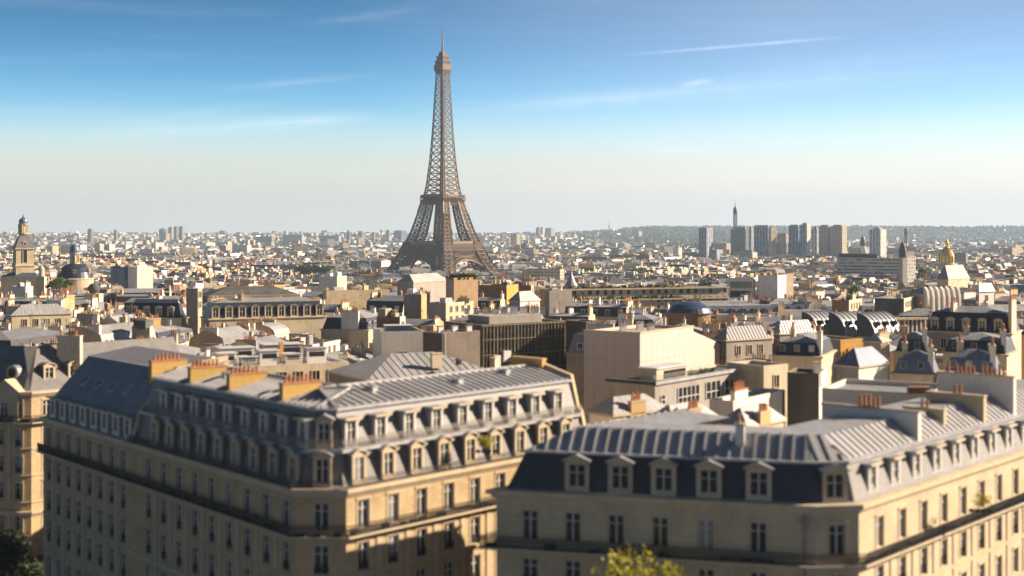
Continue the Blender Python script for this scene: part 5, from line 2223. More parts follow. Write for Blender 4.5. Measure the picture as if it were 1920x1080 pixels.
# curved silvery roofs
for k, (pl, pc, pr, py, d) in enumerate(((1524, 1534, 1580, 628, 322), (1574, 1586, 1640, 630, 316), (1628, 1640, 1688, 632, 310))):
    root, Q, h, P = corner_bld('curved_roof_hall', ['leftmost', 'middle', 'rightmost'][k] + ' of three halls with silvery curved glass roofs', 'hall', pl, pc, pr, py, d, 52, GREYW, GREYW, 'flat', FELT,
                               'the silvery curved roofs' if k == 1 else None, deep=5)
    a, b, c, e = [Vector(q) for q in Q]
    m = MB()
    n = 8
    dv = a - b
    for i in range(n):
        t0, t1 = math.pi / 2 * i / n, math.pi / 2 * (i + 1) / n
        f0, f1 = 1 - math.cos(t0), 1 - math.cos(t1)
        z0, z1 = h + 5.2 * math.sin(t0), h + 5.2 * math.sin(t1)
        p0, p1, q1, q0 = b + dv * f0, c + dv * f0, c + dv * f1, b + dv * f1
        m.poly(((*p0, z0), (*p1, z0), (*q1, z1), (*q0, z1)), SILVER)
        m.poly(((*b, h), (*p0, z0), (*q0, z1))[::-1], NAVY)
    m.poly(((*a, h), (*b, h), (*a, h + 5.2)), NAVY)
    m.poly(((*a, h), (*e, h), (*e, h + 5.2), (*a, h + 5.2)), GREYW)
    for j in range(7):
        for i in range(n):
            t0, t1 = math.pi / 2 * i / n, math.pi / 2 * (i + 1) / n
            u = j / 6
            p = b.lerp(c, u) + dv * (1 - math.cos(t0))
            q = b.lerp(c, u) + dv * (1 - math.cos(t1))
            m.bar((*p, h + 5.2 * math.sin(t0) + .1), (*q, h + 5.2 * math.sin(t1) + .1), .2, ZINCL)
    m.build('curved_roof', root)
    for j in range(3):
        u = (j + .5) / 3
        p = b.lerp(c, u) + dv * .12
        mm = MB()
        mm.lathe([(.9, -.6), (.9, .1), (.6, .4)], GLASSF, 10, sx=1, sy=.8)
        link('skylight', mm.mesh('skylight'), root, (p.x, p.y, h + 3.0))

# corrugated zinc roofs before them
for pl, pc, pr, py, d, lab in ((1340, 1362, 1448, 640, 292, 'low block with wide striped zinc roof right of the blank pale box'), (1448, 1462, 1528, 628, 300, 'smaller striped zinc roof block with shaded right end')):
    root, Q, h, P = corner_bld('striped_zinc_block', lab, 'building', pl, pc, pr, py, d, 58, DARKG, GREYW, 'hip', ZINC, lab.split(' right')[0].replace('low block with wide', 'the wide') if 'wide' in lab else None, rise=3.0)
    rb_ = MB()
    ribs(rb_, Q, (-.3, h + .25), (min(math.dist(Q[0], Q[1]), math.dist(Q[1], Q[2])) * .46, h + 3.0), True, .9, GREYW, .1, .12, edges=(0, 1))
    rb_.build('roof_seam', root)
    add_windows(root, Q[0], Q[1], [h - 3.0, h - 6.2], 1.15, 1.9, 3.2)
    add_windows(root, Q[1], Q[2], [h - 3.0, h - 6.2], 1.15, 1.9, 3.2)
    chimney(root, (Q[2][0], Q[2][1], h - 1), math.radians(32) + 1.57, 5, .7, 2.6, CREAM, merged=True)

# blue dome on a drum
d = 425
x = (1293 - 960) / F * d
root = thing('blue_dome', 'low glossy blue dome on a dark drum, above the striped zinc roof', 'dome', (x, d, gz(x, d)), lm=('the low blue dome', 1293, 572, d))
zz = lambda py: H - (py - HZ) / F * d - gz(x, d)
mm = MB()
mm.lathe([(6.6, 0), (6.6, zz(588)), (7.2, zz(587)), (7.2, zz(585))], BROWN, 24)
mm.build('drum', root)
mm = MB()
DOMEB = mat_plain('blue_lead', (0.05, 0.075, 0.15), .35, .2, .4)
mm.lathe([(7.0, zz(585)), (6.3, zz(577)), (4.8, zz(570.5)), (2.8, zz(566.5)), (.4, zz(565))], DOMEB, 24)
mm.build('dome', root)
FOOT.append(rect(x, d, 15, 15, 0))

# white party wall tower and balcony block
root, Q, h, P = corner_bld('white_party_tower', 'tall blank white party wall block standing above the terraces', 'building', 1421, 1458, 1474, 516, 584, 32, WHITE, WHITE, 'flat', FELT, 'the tall white wall')
for k in range(3):
    chimney(root, (Q[0][0] * k / 3, Q[0][1] * k / 3, h), 2.4, 2, .9, .8, OCHRE, merged=True)
root, Q, h, P = corner_bld('balcony_block', 'white balcony block with three dark loggia rows left of the party wall block', 'apartment block', 1366, 1412, 1422, 521, 590, 14, WHITE, WHITE, 'flat', CREAM, 'the white balcony block')
for e in (0, 1):
    fr, l, ang = edge_frame(Q[e], Q[e + 1])
    for z in (h - 4.4, h - 8.4, h - 12.4):
        mm = MB()
        mm.box(.8, l - .4, -.05, -.003, z, z + 2.7, GLASSF, fr=fr)
        for q in range(1, 4):
            mm.box(l * q / 4 - .1, l * q / 4 + .1, -.12, -.051, z, z + 2.7, GREYW, fr=fr)
        mm.build('loggia', root)
root, Q, h, P = corner_bld('stepped_cream_block', 'cream block with rounded gable right behind the tall white party wall', 'apartment block', 1470, 1474, 1488, 513, 600, 60, CREAM, CREAM, 'flat', FELT, None, deep=10)

# long sunlit terrace block with roof planting
root, Q, h, P = corner_bld('long_terrace_block', 'long low cream block with window rows and planted roof edge', 'apartment block', 1008, 1040, 1366, 544, 505, 70, GREYW, FAC['cream'], 'flat', FELT, 'the long cream terrace block', deep=16)
fr, l, ang = edge_frame(Q[1], Q[2])
for z in (h - .2, h - 4.3):
    mm = MB()
    mm.box(0, l, -.9, .5, z, z + .6, CREAM, fr=fr)
    mm.build('balcony', root)
pb = MB()
for k in range(420):
    u = rnd.uniform(1, l - 20)
    z = rnd.choice([h + .3, h + .3, h - 3.6])
    p = fr(u, rnd.uniform(-.6, 1.2) if z > h else rnd.uniform(-.8, -.2), z)
    pb.bar(p, (p[0] + rnd.uniform(-.5, .5), p[1] + rnd.uniform(-.3, .3), z + rnd.uniform(.4, 1.5)), rnd.uniform(.3, .7), LEAF if rnd.random() < .8 else LEAFY, .1)
pb.build('roof_planting', root)

# brown blocks at the foot of the tower
root, Q, h, P = corner_bld('brown_gable_block', 'tall brown block with sunlit brick wall right before the iron tower', 'building', 836, 851, 896, 521, 490, 46, GREYW, BUFF, 'flat', FELT,
                           'the tall brown sunlit block')
pb = MB()
for k in range(150):
    a_, b_ = rnd.random(), rnd.random()
    p = Vector(Q[0]) * a_ + Vector(Q[2]) * b_
    pb.bar((p.x, p.y, h - .6), (p.x + rnd.uniform(-.3, .3), p.y, h + rnd.uniform(.3, 1.5)), .8, LEAF, .15)
pb.build('roof_planting', root)
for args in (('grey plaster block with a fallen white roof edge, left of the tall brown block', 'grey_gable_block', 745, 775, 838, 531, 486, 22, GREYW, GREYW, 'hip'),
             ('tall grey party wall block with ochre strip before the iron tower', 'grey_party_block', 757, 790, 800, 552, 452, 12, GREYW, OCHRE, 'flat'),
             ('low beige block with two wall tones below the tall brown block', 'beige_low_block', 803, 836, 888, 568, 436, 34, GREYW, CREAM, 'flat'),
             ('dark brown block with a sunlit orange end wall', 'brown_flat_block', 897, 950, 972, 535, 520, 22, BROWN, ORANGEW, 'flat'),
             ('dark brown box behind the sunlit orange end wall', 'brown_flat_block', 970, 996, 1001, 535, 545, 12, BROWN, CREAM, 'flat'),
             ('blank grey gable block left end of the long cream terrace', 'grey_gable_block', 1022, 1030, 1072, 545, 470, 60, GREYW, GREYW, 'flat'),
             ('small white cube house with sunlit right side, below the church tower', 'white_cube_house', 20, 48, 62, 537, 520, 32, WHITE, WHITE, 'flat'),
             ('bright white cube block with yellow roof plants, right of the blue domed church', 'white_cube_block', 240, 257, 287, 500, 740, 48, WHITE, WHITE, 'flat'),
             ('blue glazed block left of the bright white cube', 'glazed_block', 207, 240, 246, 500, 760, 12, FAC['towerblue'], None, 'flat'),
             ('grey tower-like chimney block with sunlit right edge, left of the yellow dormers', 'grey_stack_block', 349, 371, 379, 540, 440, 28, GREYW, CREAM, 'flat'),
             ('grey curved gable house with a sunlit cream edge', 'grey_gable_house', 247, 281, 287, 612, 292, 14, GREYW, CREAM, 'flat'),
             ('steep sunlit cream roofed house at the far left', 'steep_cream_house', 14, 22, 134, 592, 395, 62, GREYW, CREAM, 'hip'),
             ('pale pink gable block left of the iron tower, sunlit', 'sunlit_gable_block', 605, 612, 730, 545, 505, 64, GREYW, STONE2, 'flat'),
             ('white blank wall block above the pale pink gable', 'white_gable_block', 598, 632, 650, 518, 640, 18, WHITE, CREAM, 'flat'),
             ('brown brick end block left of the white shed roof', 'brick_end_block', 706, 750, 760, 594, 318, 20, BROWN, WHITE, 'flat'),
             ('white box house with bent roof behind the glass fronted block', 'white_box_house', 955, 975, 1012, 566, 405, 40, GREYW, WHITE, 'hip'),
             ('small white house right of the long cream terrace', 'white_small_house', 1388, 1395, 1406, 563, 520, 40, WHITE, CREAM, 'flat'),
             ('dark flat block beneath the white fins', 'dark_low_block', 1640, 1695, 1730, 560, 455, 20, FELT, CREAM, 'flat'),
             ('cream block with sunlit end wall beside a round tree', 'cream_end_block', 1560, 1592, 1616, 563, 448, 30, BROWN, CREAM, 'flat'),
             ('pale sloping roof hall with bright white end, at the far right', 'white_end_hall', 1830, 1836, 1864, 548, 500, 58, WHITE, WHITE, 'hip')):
    lab, nm, pl, pc, pr, py, d, ph, a_, b_, rf = args  # some right walls take a paler material to imitate their sunlit side
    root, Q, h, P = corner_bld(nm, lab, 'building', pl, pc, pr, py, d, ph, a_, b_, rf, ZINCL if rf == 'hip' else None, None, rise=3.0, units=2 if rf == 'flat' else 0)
    for e, mt_ in ((0, a_), (1, b_)):
        if mt_ in (CREAM, WHITE, STONE2) and 'cube' not in nm and 'gable' not in nm and d < 560:
            add_windows(root, Q[e], Q[e + 1], [h - 3.1, h - 6.3], 1.15, 1.9, 3.2)
    if rf == 'flat' and d < 560:
        chimney(root, (Q[2][0] * .6 + Q[0][0] * .3, Q[2][1] * .6 + Q[0][1] * .3, h - .6), rnd.uniform(0, 3), rnd.uniform(2, 4), .7, rnd.uniform(1.4, 2.4), rnd.choice([CREAM, OCHRE, WHITE]), merged=True)
# white fin front
root, Q, h, P = corner_bld('finned_block', 'block with a row of white curved fins on its front', 'building', 1722, 1732, 1796, 552, 470, 66, CREAM, GREYW, 'hip', NAVY, 'the white curved fins', rise=2, deep=12)
fr, l, ang = edge_frame(Q[1], Q[2])
for k in range(7):
    mm = MB()
    u = .6 + k * (l - 1.2) / 6
    w_ = .95
    prof = [(-1.9, h - 6.8), (-1.8, h - 1), (-1.2, h + 1.5), (-.1, h + 2.6), (.4, h + 2.4), (.4, h - 6.8)]
    A = [fr(u - w_ / 2, y, z) for y, z in prof]
    B = [fr(u + w_ / 2, y, z) for y, z in prof]
    mm.poly(A[::-1], WHITE)
    mm.poly(B, WHITE)
    for q in range(len(prof) - 1):
        mm.poly((A[q], B[q], B[q + 1], A[q + 1]), WHITE)
    mm.build('fin', root)
# dark ball shaped roof at the left
d = 560
x = (176 - 960) / F * d
root = thing('round_tank', 'dark round tank on a roof, left of the dark blue mansard', 'tank', (x, d, gz(x, d)), lm=('the dark round tank', 176, 540, d))
zz = lambda py: H - (py - HZ) / F * d - gz(x, d)
mm = MB()
zc = zz(541)
mm.lathe([(2.4 * math.cos(t * .314 - 1.4), zc + 2.2 * math.sin(t * .314 - 1.4)) for t in range(10)], FELT, 16)
mm.build('vessel', root)
mm = MB()
mm.box(-3, 3, -3, 3, 0, zc - 2.1, CREAM)
mm.build('support', root)
FOOT.append(rect(x, d, 7, 7, 0))

# dark mansards with ornate pale dormers on the left
root, Q, h, P = corner_bld('navy_mansard_block', 'dark navy mansard block with three arched stone dormers, left middle distance', 'apartment block', 236, 340, 352, 598, 405, 12, CREAM, CREAM, 'mansard', NAVY,
                           'the navy mansard block', rise=4.6)
fr, l, ang = edge_frame(Q[0], Q[1])
for k in range(4):
    put_dormer(root, fr(2.6 + k * 3.9, .5, h + .25), ang, 'arch', 2.1, 3.0, 1.6)
root, Q, h, P = corner_bld('ornate_dormer_block', 'ornate cream block with tall arched dormers and balustrade on its roof edge', 'apartment block', 380, 392, 612, 600, 398, 66, NAVY, CREAM, 'mansard', NAVY,
                           'the ornate arched dormers', rise=4.8, deep=12)
fr, l, ang = edge_frame(Q[1], Q[2])
n = 9
for k in range(n):
    u = 2 + k * (l - 4) / (n - 1)
    put_dormer(root, fr(u, .35, h + .2), ang, 'arch' if k % 2 else 'gable', 2.3, 3.3, 1.8)
mm = MB()
railing(mm, Q, 1.6, h + 4.8, 1.2, .5, True, TRIM)
mm.build('balustrade', root)
chimney(root, fr(l * .3, 3, h + 5), ang + 1.57, 5, .8, 2, CREAM, merged=True)
root, Q, h, P = corner_bld('black_roof_hall', 'flat hall with black sloping roof and cream attic behind the ornate dormers', 'hall', 378, 392, 560, 556, 470, 74, FELT, CREAM, 'hip', FELT, None, rise=3, deep=16)

# individual trees of the middle distance
TR = ((98, 522, 640, 4.2, 3.0, LEAF, 'green tree at the foot of the church tower, nearest the turret', 21), (113, 521, 650, 4.6, 3.0, LEAF, 'widest green tree between church tower and domed church', 22),
      (127, 524, 655, 3.6, 2.6, LEAF, 'green tree touching the dark dome of the domed church', 23), (52, 533, 640, 3.2, 2.2, LEAFY, 'yellowish tree before the church nave', 24),
      (1322, 523, 566, 3.6, 3.0, LEAF, 'round green tree on the roof of the long cream terrace block', 25), (1602, 531, 470, 2.6, 2.6, LEAF, 'round green tree beside the cream sunlit end wall', 26),
      (1733, 499, 1000, 7.0, 5.4, LEAF, 'broad green tree right of the white stepped building', 27), (884, 508, 500, 2.8, 2.4, LEAFY, 'yellow-green tree behind the tall brown sunlit block', 28),
      (1183, 503, 1500, 12, 6, LEAF, 'tree clump before the long dark slab, right', 30), (1160, 504, 1480, 11, 6, LEAF, 'tree clump before the long dark slab, left', 31),
      (1206, 504, 1460, 11, 6, LEAF, 'tree clump at the sunlit end of the long dark slab', 32),
      (560, 498, 1320, 9, 5, LEAFD, 'left tree of the dark green row far left of the iron tower', 33), (578, 497, 1330, 10, 5.5, LEAF, 'second tree of the dark green row far left of the iron tower', 34),
      (598, 498, 1320, 9, 5, LEAFD, 'third tree of the dark green row far left of the iron tower', 35), (616, 499, 1310, 8, 4.6, LEAF, 'right tree of the dark green row far left of the iron tower', 36))
for px, py, d, rx, rz, mt, lab, sd_ in TR:
    tree(lab, px, py, d, rx, rz, mt, 420 if d < 900 else 300, rx * .13, seed=sd_)

# ------------------------------------------------------------------ the ordinary houses between
WALLS = [(CREAM, 'cream', 'cream'), (STONE2, 'pale stone', 'pale'), (WHITE, 'white', 'white'), (OCHRE, 'ochre', 'ochre'), (GREYW, 'grey', 'grey'), (STONE, 'tan stone', 'cream')]
ROOFS = [(ZINC, 'grey zinc'), (ZINCL, 'pale zinc'), (ZINCB, 'blue grey zinc'), (SLATE, 'dark slate'), (SLATEL, 'weathered slate'), (NAVY, 'navy slate'), (TILE, 'brown tiled')]
GEN = []


def city_house(cx, cy, W_, D_, rot, style, d):
    zg = min(gz(cx, cy), gz(cx + 5, cy + 5)) - .5
    h = rnd.uniform(19.5, 25.5) - zg * 0 + .5
    wm, wn, fk = rnd.choices(WALLS, (5, 4, 5, .7, 1.5, 1.5))[0]
    near = d < 430
    facing = FAC[fk] if not near else wm
    root = thing('city_house', None, None, (cx, cy, zg), rot, 'ordinary roofs of the middle distance')
    Q = [(-W_ / 2, -D_ / 2), (W_ / 2, -D_ / 2), (W_ / 2, D_ / 2), (-W_ / 2, D_ / 2)]
    m = MB()
    blank = rnd.random() < .3
    for i in range(4):
        a, b = Q[i], Q[(i + 1) % 4]
        m.poly(((*a, 0), (*b, 0), (*b, h), (*a, h)), facing if i % 2 == 0 or not blank else wm)
    m.build('wall', root)
    r = MB()
    zt = h
    rm, rn = ROOFS[0]
    note = ''
    if style == 'mansard':
        rm, rn = rnd.choices(ROOFS[:6], (1, .6, 2, 3, 2, 3))[0]
        top = rnd.choice([ZINC, ZINCL, ZINCL, ZINCP])
        hip = rnd.random() < .4
        wts = [1, 1, 1, 1] if hip else [1, 0, 1, 0]
        mh = rnd.uniform(3, 4.4)
        sweep(r, Q, [(0, h), (-.3, h + .003), (-.3, h + .3), (.3, h + .35), (1.3, h + mh), (D_ * .46, h + mh + rnd.uniform(.6, 2.0))], [TRIM, TRIM, TRIM, rm, top], True, wts, top=top, endmat=wm)
        zt = h + mh + .8
        note = f'{rn} mansard'
        if d < 520:
            n = max(2, int(W_ / 3.6))
            kd = rnd.choice(['white', 'cream', 'grey', 'white'])
            for e in (0, 2):
                nx = math.sin(rot) * (1 if e == 0 else -1)
                ny = -math.cos(rot) * (1 if e == 0 else -1)
                if nx * cx + ny * cy < 0:
                    add_dormers(root, Q, e, .5, h + .35, n, kd)
            if hip and d < 330:
                for e in (1, 3):
                    add_dormers(root, Q, e, .5, h + .35, max(1, int(D_ / 4)), kd)
    elif style == 'gable':
        rm, rn = rnd.choices(ROOFS, (3, 4, 2, 1, 1, .5, .5))[0]
        rs = D_ * rnd.uniform(.12, .26)
        hip = rnd.random() < .35
        wts = [1, 1, 1, 1] if hip else [1, 0, 1, 0]
        sweep(r, Q, [(0, h), (-.3, h + .003), (-.3, h + .22), (D_ * .47, h + rs)], [TRIM, TRIM, rm], True, wts, top=rm, endmat=wm)
        zt = h + rs * .8
        note = f'{rn} pitched'
        if d < 420:
            for k in range(rnd.randint(1, 4)):
                u, y = rnd.uniform(-W_ * .4, W_ * .4), rnd.uniform(-D_ * .35, -D_ * .15)
                mm = cached('skl', lambda: (lambda q: (q.box(-.5, .5, -.7, .7, -.3, .1, METALW), q.box(-.4, .4, -.6, .6, .101, .13, GLASSF), q.mesh('skylight'))[2])(MB()))
                o = link('skylight', mm, root, (u, y, h + .22 + (y + D_ / 2) / (D_ * .47) * rs))
                o.rotation_euler = (math.atan2(rs, D_ * .47), 0, 0)
    elif style == 'flat':
        ins = offset(Q, .35, True)
        for i in range(4):
            k = (i + 1) % 4
            r.poly(((*Q[i], h), (*Q[k], h), (*ins[k], h), (*ins[i], h)), TRIM)
            r.poly(((*ins[i], h), (*ins[k], h), (*ins[k], h - .7), (*ins[i], h - .7)), wm)
        rm, rn = rnd.choice([(GRAVEL, 'gravel'), (FELT, 'dark felt'), (ZINCP, 'grey metal'), (ZINCL, 'pale metal')])
        r.poly([(*p, h - .7) for p in ins], rm)
        note = f'flat {rn}'
        for k in range(rnd.randint(2, 5)):
            s, t_, hh = rnd.uniform(1, 3.2), rnd.uniform(.8, 2), rnd.uniform(.9, 2.9)
            x, y = rnd.uniform(-W_ / 2 + s + .5, W_ / 2 - s - .5), rnd.uniform(-D_ / 2 + t_ + .5, D_ / 2 - t_ - .5)
            mm = MB()
            mt = rnd.choice([WHITE, GREYW, CREAM, METALW, ZINC, wm])
            mm.box(-s, s, -t_, t_, -.05, hh, mt)
            mm.box(-s - .15, s + .15, -t_ - .15, t_ + .15, hh + .003, hh + .15, rnd.choice([METALW, ZINCL, FELT]))
            link('roof_cabin', mm.mesh('roof_cabin'), root, (x, y, h - .7))
        zt = h - .5
    else:  # barrel
        rm, rn = rnd.choice([(ZINCL, 'pale zinc'), (ZINCB, 'blue grey zinc'), (ZINC, 'grey zinc')])
        n = 8
        rs = D_ * .24
        for i in range(n):
            a0, a1 = math.pi * i / n, math.pi * (i + 1) / n
            y0, y1 = -D_ / 2 * math.cos(a0), -D_ / 2 * math.cos(a1)
            r.poly(((-W_ / 2, y0, h + rs * math.sin(a0)), (W_ / 2, y0, h + rs * math.sin(a0)), (W_ / 2, y1, h + rs * math.sin(a1)), (-W_ / 2, y1, h + rs * math.sin(a1))), rm)
        for sx in (-1, 1):
            pp = [(sx * W_ / 2, -D_ / 2 * math.cos(math.pi * i / n), h + rs * math.sin(math.pi * i / n)) for i in range(n + 1)]
            r.poly(pp if sx > 0 else pp[::-1], wm)
        zt = h + rs * .8
        note = f'rounded {rn}'
    r.build('roof', root)
    if near:
        for e in range(4):
            if e % 2 and blank:
                continue
            a, b = Q[e], Q[(e + 1) % 4]
            dx, dy = (b[0] - a[0]), (b[1] - a[1])
            wx = math.cos(rot) * dy + math.sin(rot) * dx
            wy = math.sin(rot) * dy - math.cos(rot) * dx
            if wx * cx + wy * cy < 0:
                add_windows(root, a, b, [h - 3.1, h - 6.3], 1.15, 1.9, 3.3, skip=.06)
    chn = 0
    if style != 'flat' or rnd.random() < .5:
        spots = [-W_ / 2 + .45, W_ / 2 - .45] + ([0] if W_ > 22 else [])
        for u in spots:
            if rnd.random() < .18:
                continue
            ln = D_ * rnd.uniform(.2, .5)
            cm = rnd.choices([CREAM, OCHRE, WHITE, BRASSY, STONE2, GREYW, BROWN], (4, .8, 5, .7, 3, 1.2, .5))[0]
            y0 = rnd.uniform(-D_ / 2 + .8, D_ / 2 - .8 - ln)
            chimney(root, (u, y0, h - .5), math.pi / 2, ln, .75, zt - h + rnd.uniform(1.1, 2.4), cm, capmat=rnd.choice([TRIM, POT, TRIM]), gap=.48 if d < 400 else .62, merged=True, pscale=1.0 if d < 450 else 1.3)
            chn += 1
    if style != 'flat':
        for k in range(rnd.randint(0, 2)):
            u, q_ = rnd.uniform(-W_ * .4, W_ * .4), rnd.uniform(-D_ * .3, D_ * .3)
            chimney(root, (u, q_, h + .2), rnd.choice([0, math.pi / 2]), rnd.uniform(.7, 1.8), .65, zt - h + rnd.uniform(1.0, 2.4), rnd.choice([CREAM, WHITE, STONE2, BROWN]), gap=.45, skip=.1, merged=True)
    if d < 520:
        for k in range(rnd.randint(0, 3)):
            vent(root, (rnd.uniform(-W_ * .4, W_ * .4), rnd.uniform(-D_ * .25, D_ * .25), zt + .4), rnd.uniform(0, 3), rnd.uniform(.7, 1.3), rnd.choice([None, METALW, WHITE]))
        for k in range(rnd.randint(0, 3)):
            aerial(root, (rnd.uniform(-W_ * .4, W_ * .4), rnd.uniform(-D_ * .2, D_ * .2), zt + .4), rnd.uniform(1.8, 3.4), rnd.uniform(0, 3))
    px, py = pxof((cx, cy, zg + zt))
    GEN.append((root, wn, note, chn, px, py, d, W_))
    return root


def field_rot(x, y):
    s = math.sin(x * .006 + 1.7) + math.sin(y * .007 + x * .003)
    base = [math.radians(47.5), math.radians(-50.6), math.radians(12), math.radians(-18), math.radians(75)][int((s + 2) * 1.24) % 5]
    return base + rnd.uniform(-.07, .07)


dd = 222.0
while dd < 985 and len(GEN) < 298:
    stepx = 17 + .016 * dd
    half = .385 * dd + 14
    xx = -half + rnd.uniform(0, stepx)
    while xx < half and len(GEN) < 298:
        x, y = xx + rnd.uniform(-3, 3), dd + rnd.uniform(-4, 4)
        rot = field_rot(x, y)
        for sc in (1, .8, .62, .48):
            w_, de = rnd.uniform(13, 25) * sc * (1 + dd * .0003), rnd.uniform(12, 17) * max(sc, .7)
            R_ = rect(x, y, w_, de, rot)
            pc_ = 960 + F * x / y
            if (y < 262 and 1000 < pc_ < 1440) or (y < 236 and pc_ > 1400) or (y < 303 and 620 < pc_ < 1110) or (y < 268 and 340 < pc_ < 1110):
                break
            if not any(overlap(R_, q) for q in FOOT):
                FOOT.append(R_)
                city_house(x, y, w_, de, rot, rnd.choices(['mansard', 'gable', 'flat', 'barrel'], (5, 3.5, 2.6, .9))[0], dd)
                break
        xx += stepx
    dd += 14.5 + .015 * dd
print('houses', len(GEN), 'to', dd)

# labels that single each house out by its own look and the landmark beside it
ORD = ['', 'second ', 'third ', 'fourth ', 'fifth ', 'sixth ', 'seventh ', 'eighth ', 'ninth ', 'tenth ', 'eleventh ', 'twelfth ', 'thirteenth ', 'fourteenth ', 'fifteenth ']
cnt = {}
for root, wn, note, chn, px, py, d, W_ in sorted(GEN, key=lambda g: g[6]):
    best = min(LM, key=lambda l: math.hypot((l[1] - px), (l[2] - py) * 2.0))
    dx, dy = px - best[1], (py - best[2]) * 2.0
    if abs(dx) > abs(dy):
        rel = 'left of' if dx < 0 else 'right of'
    else:
        rel = 'below' if dy > 0 else 'above'
    ch = ['no chimneys', 'one chimney wall', 'two chimney walls', 'three chimney walls'][chn]
    root['category'] = 'house'
    kind = f'{wn} house with {note} roof'.replace('weathered slate', 'worn slate')
    key = (kind, rel, best[0])
    cnt.setdefault(key, []).append((root, ch))
for (kind, rel, lm), lst in cnt.items():
    for i, (root, ch) in enumerate(lst):
        root['label'] = f'{ORD[i]}{kind}, {rel} {lm}' if i or len(lst) > 1 else f'{kind}, {rel} {lm}'
        if i == 0 and len(lst) > 1:
            root['label'] = f'nearest {kind}, {rel} {lm}'

for g in GEN:
    if len(g[0]['label'].split()) > 16:
        g[0]['label'] = g[0]['label'].replace('house with ', 'house, ')
# ------------------------------------------------------------------ the far city: one mass of roofs nobody could count
far = MB()
fkeys = [FAC['cream'], FAC['pale'], FAC['white'], FAC['ochre'], FAC['grey'], FAC['pink'], STONE2, WHITE]
fw = (5, 5, 4, 2, 1.4, 1.3, 1.5, 2)
rkeys = [ZINCB, ZINC, ZINCL, SLATE, NAVY, TILE, GRAVEL, METALW]
rw_ = (3, 4, 3.5, 2, 2.5, 1, 2.5, 1)
r2 = random.Random(21)
y = dd
while y < 9800:
    sx = max(21, y * .0105)
    half = .40 * y
    x = -half + r2.uniform(0, sx)
    while x < half:
        cx, cy = x + r2.uniform(-.3, .3) * sx, y + r2.uniform(-8, 8)
        x += sx * r2.uniform(.8, 1.25)
        a = 960 + F * cx / cy
        zg = gz(cx, cy)
        wood = smooth(1010, 1250, a) * smooth(4800 + 2000 * smooth(1250, 1650, a), 6400 + 2200 * smooth(1250, 1650, a), cy)
        if r2.random() < wood * .93:
            continue
        if math.hypot(cx + 89, cy - 1750) < 85 or r2.random() < .05:
            continue
        if cy < 2700:
            R_ = rect(cx, cy, 16, 12, 0)
            if any(overlap(R_, q) for q in FOOT if abs(q[0][1] - cy) < 120):
                continue
        k = 1 if y < 2500 else r2.uniform(.9, 1.5)
        w_, de = (r2.uniform(12, 24) if y < 1700 else r2.uniform(14, 34)) * k, r2.uniform(10, 15) * k
        hh = r2.uniform(15, 25) if r2.random() < .965 or cy < 2600 else r2.uniform(26, 42)
        if wood > .2:
            hh *= .6
        rot = math.sin(cx * .004 + 2) * 1.3 + math.sin(cy * .003) * 1.2 + r2.uniform(-.15, .15)
        c, s = math.cos(rot), math.sin(rot)
        fr = lambda u, v, z: (cx + c * u - s * v, cy + s * u + c * v, z)
        wm = r2.choices(fkeys, fw)[0]
        rm = r2.choices(rkeys, rw_)[0]
        X, Y = w_ / 2, de / 2
        q = [(-X, -Y), (X, -Y), (X, Y), (-X, Y)]
        t_ = r2.random()
        for i in range(4):
            p, n_ = q[i], q[(i + 1) % 4]
            far.poly((fr(*p, zg - 2), fr(*n_, zg - 2), fr(*n_, zg + hh), fr(*p, zg + hh)), wm)
        if t_ < .4 or hh > 26:
            far.poly([fr(*p, zg + hh) for p in q], r2.choice([GRAVEL, GRAVEL, ZINCL, METALW, FELT]))
            if r2.random() < .6:
                u, v = r2.uniform(-X * .5, X * .5), r2.uniform(-Y * .3, Y * .3)
                far.box(u - 2.5, u + 2.5, v - 2, v + 2, zg + hh, zg + hh + r2.uniform(1.5, 3.5), r2.choice([wm, WHITE, GREYW]), fr=fr, bottom=False)
        else:
            rise = r2.uniform(2.5, 5)
            ii = 1.4 if t_ < .75 else Y * .9
            if t_ < .75:
                rise = r2.uniform(3, 4.2)
            qq = [(-X + ii, -Y + ii), (X - ii, -Y + ii), (X - ii, Y - ii), (-X + ii, Y - ii)]
            for i in range(4):
                j = (i + 1) % 4
                far.poly((fr(*q[i], zg + hh), fr(*q[j], zg + hh), fr(*qq[j], zg + hh + rise), fr(*qq[i], zg + hh + rise)), rm)
            far.poly([fr(*p, zg + hh + rise) for p in qq], rm if t_ > .75 else r2.choice([ZINC, ZINCL, ZINCL, METALW]))
            if y < 3000:
                for _ in range(2):
                    u = r2.choice([-X + .5, X - .5, 0])
                    far.box(u - .5, u + .5, -Y * .5, Y * .5, zg + hh, zg + hh + rise + r2.uniform(1, 2.6), r2.choice([CREAM, OCHRE, WHITE, POT, STONE2]), fr=fr, bottom=False)
    y += max(18, y * .0125) * r2.uniform(.85, 1.15)
o = far.build('distant_buildings')
tag(o, 'dense mass of pale distant city blocks reaching back to the skyline', 'buildings', kind='stuff')
print('far faces', len(far.f))

# distant trees and the woods on the heights
LEAFH = mat_leaf('hazed_leaf', (0.042, 0.06, 0.06), (0.08, 0.10, 0.095))  # leaf tone greyed and blued, distance haze painted in
wd = MB()
r3 = random.Random(4)


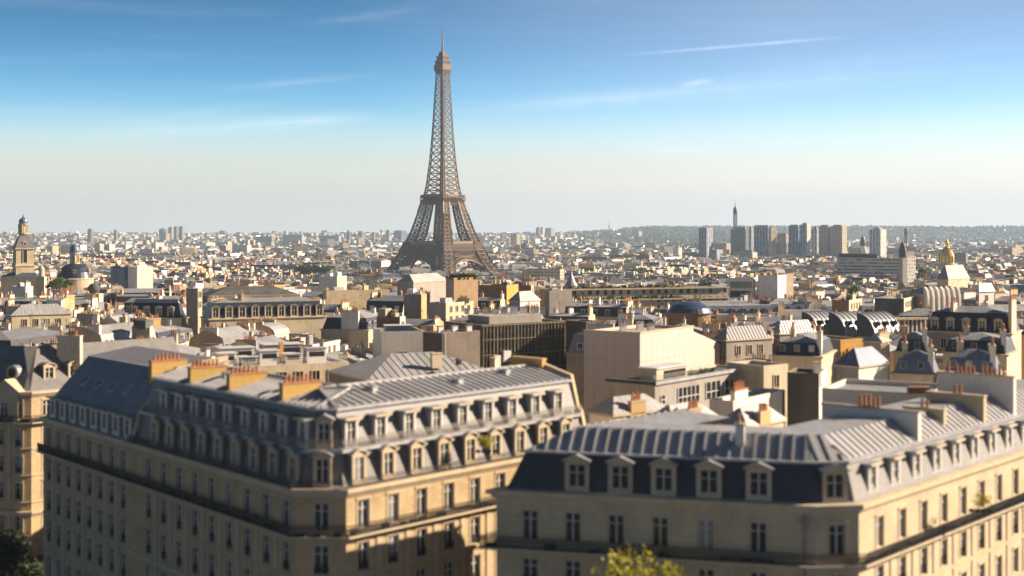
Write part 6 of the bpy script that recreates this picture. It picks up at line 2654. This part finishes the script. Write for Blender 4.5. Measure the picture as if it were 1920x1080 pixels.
def clump(x, y, z, rx, rz, mat, n=5):
    for _ in range(n):
        a = r3.uniform(0, 6.28)
        q = r3.uniform(0, .6)
        cx, cy, cz = x + rx * q * math.cos(a), y + rx * q * math.sin(a), z + r3.uniform(.4, .8) * rz
        rr = rx * r3.uniform(.4, .65)
        k = 6
        ring = [(cx + rr * math.cos(t * 6.283 / k + a) * r3.uniform(.75, 1.2), cy + rr * math.sin(t * 6.283 / k + a) * r3.uniform(.75, 1.2), cz - rz * .1 + r3.uniform(-.1, .1) * rz) for t in range(k)]
        topv = (cx + r3.uniform(-.2, .2) * rr, cy + r3.uniform(-.2, .2) * rr, cz + rz * r3.uniform(.3, .55))
        bot = (cx, cy, cz - rz * .7)
        for t in range(k):
            wd.poly((ring[t], ring[(t + 1) % k], topv), mat)
            wd.poly((ring[(t + 1) % k], ring[t], bot), mat)


for _ in range(700):
    y = r3.uniform(900, 4800)
    x = r3.uniform(-.39, .39) * y
    clump(x, y, gz(x, y) + r3.uniform(0, 9), r3.uniform(5, 13), r3.uniform(9, 15), r3.choice([LEAF, LEAF, LEAFD]), 4)
for _ in range(5200):
    y = r3.uniform(5200, 9900)
    a = r3.uniform(980, 1960)
    x = (a - 960) / F * y
    wood = smooth(1010, 1250, a) * smooth(4600 + 2000 * smooth(1250, 1650, a), 6600 + 2000 * smooth(1250, 1650, a), y)
    if r3.random() > wood:
        continue
    clump(x, y, gz(x, y) - 2, r3.uniform(14, 34), r3.uniform(12, 24), r3.choice([LEAF, LEAFH, LEAFH]), 2)
for _ in range(420):
    y = r3.uniform(5000, 9500)
    a = r3.uniform(-60, 1010)
    x = (a - 960) / F * y
    clump(x, y, gz(x, y) - 2, r3.uniform(14, 40), r3.uniform(12, 22), r3.choice([LEAF, LEAFD]), 3)
o = wd.build('distant_woods')
tag(o, 'hazy green woods on the heights and between the far roofs', 'woods', kind='stuff')

# ------------------------------------------------------------------ the air
hz = MB()
hz.box(-16000, 16000, -1200, 14300, -24.5, 330, MATS['white_paint'])
hm = bpy.data.materials.new('haze')
hm.use_nodes = True
ht = hm.node_tree
for n_ in list(ht.nodes):
    if n_.type == 'BSDF_PRINCIPLED':
        ht.nodes.remove(n_)
pv = ht.nodes.new('ShaderNodeVolumePrincipled')
pv.inputs['Color'].default_value = (0.60, 0.79, 1.0, 1)
pv.inputs['Density'].default_value = 0.00007
pv.inputs['Anisotropy'].default_value = 0.1
ht.links.new(pv.outputs[0], ht.nodes['Material Output'].inputs['Volume'])
hz.mats = [hm]
o = hz.build('haze')
tag(o, 'pale bluish haze that softens the far city and hills', 'haze', kind='stuff')
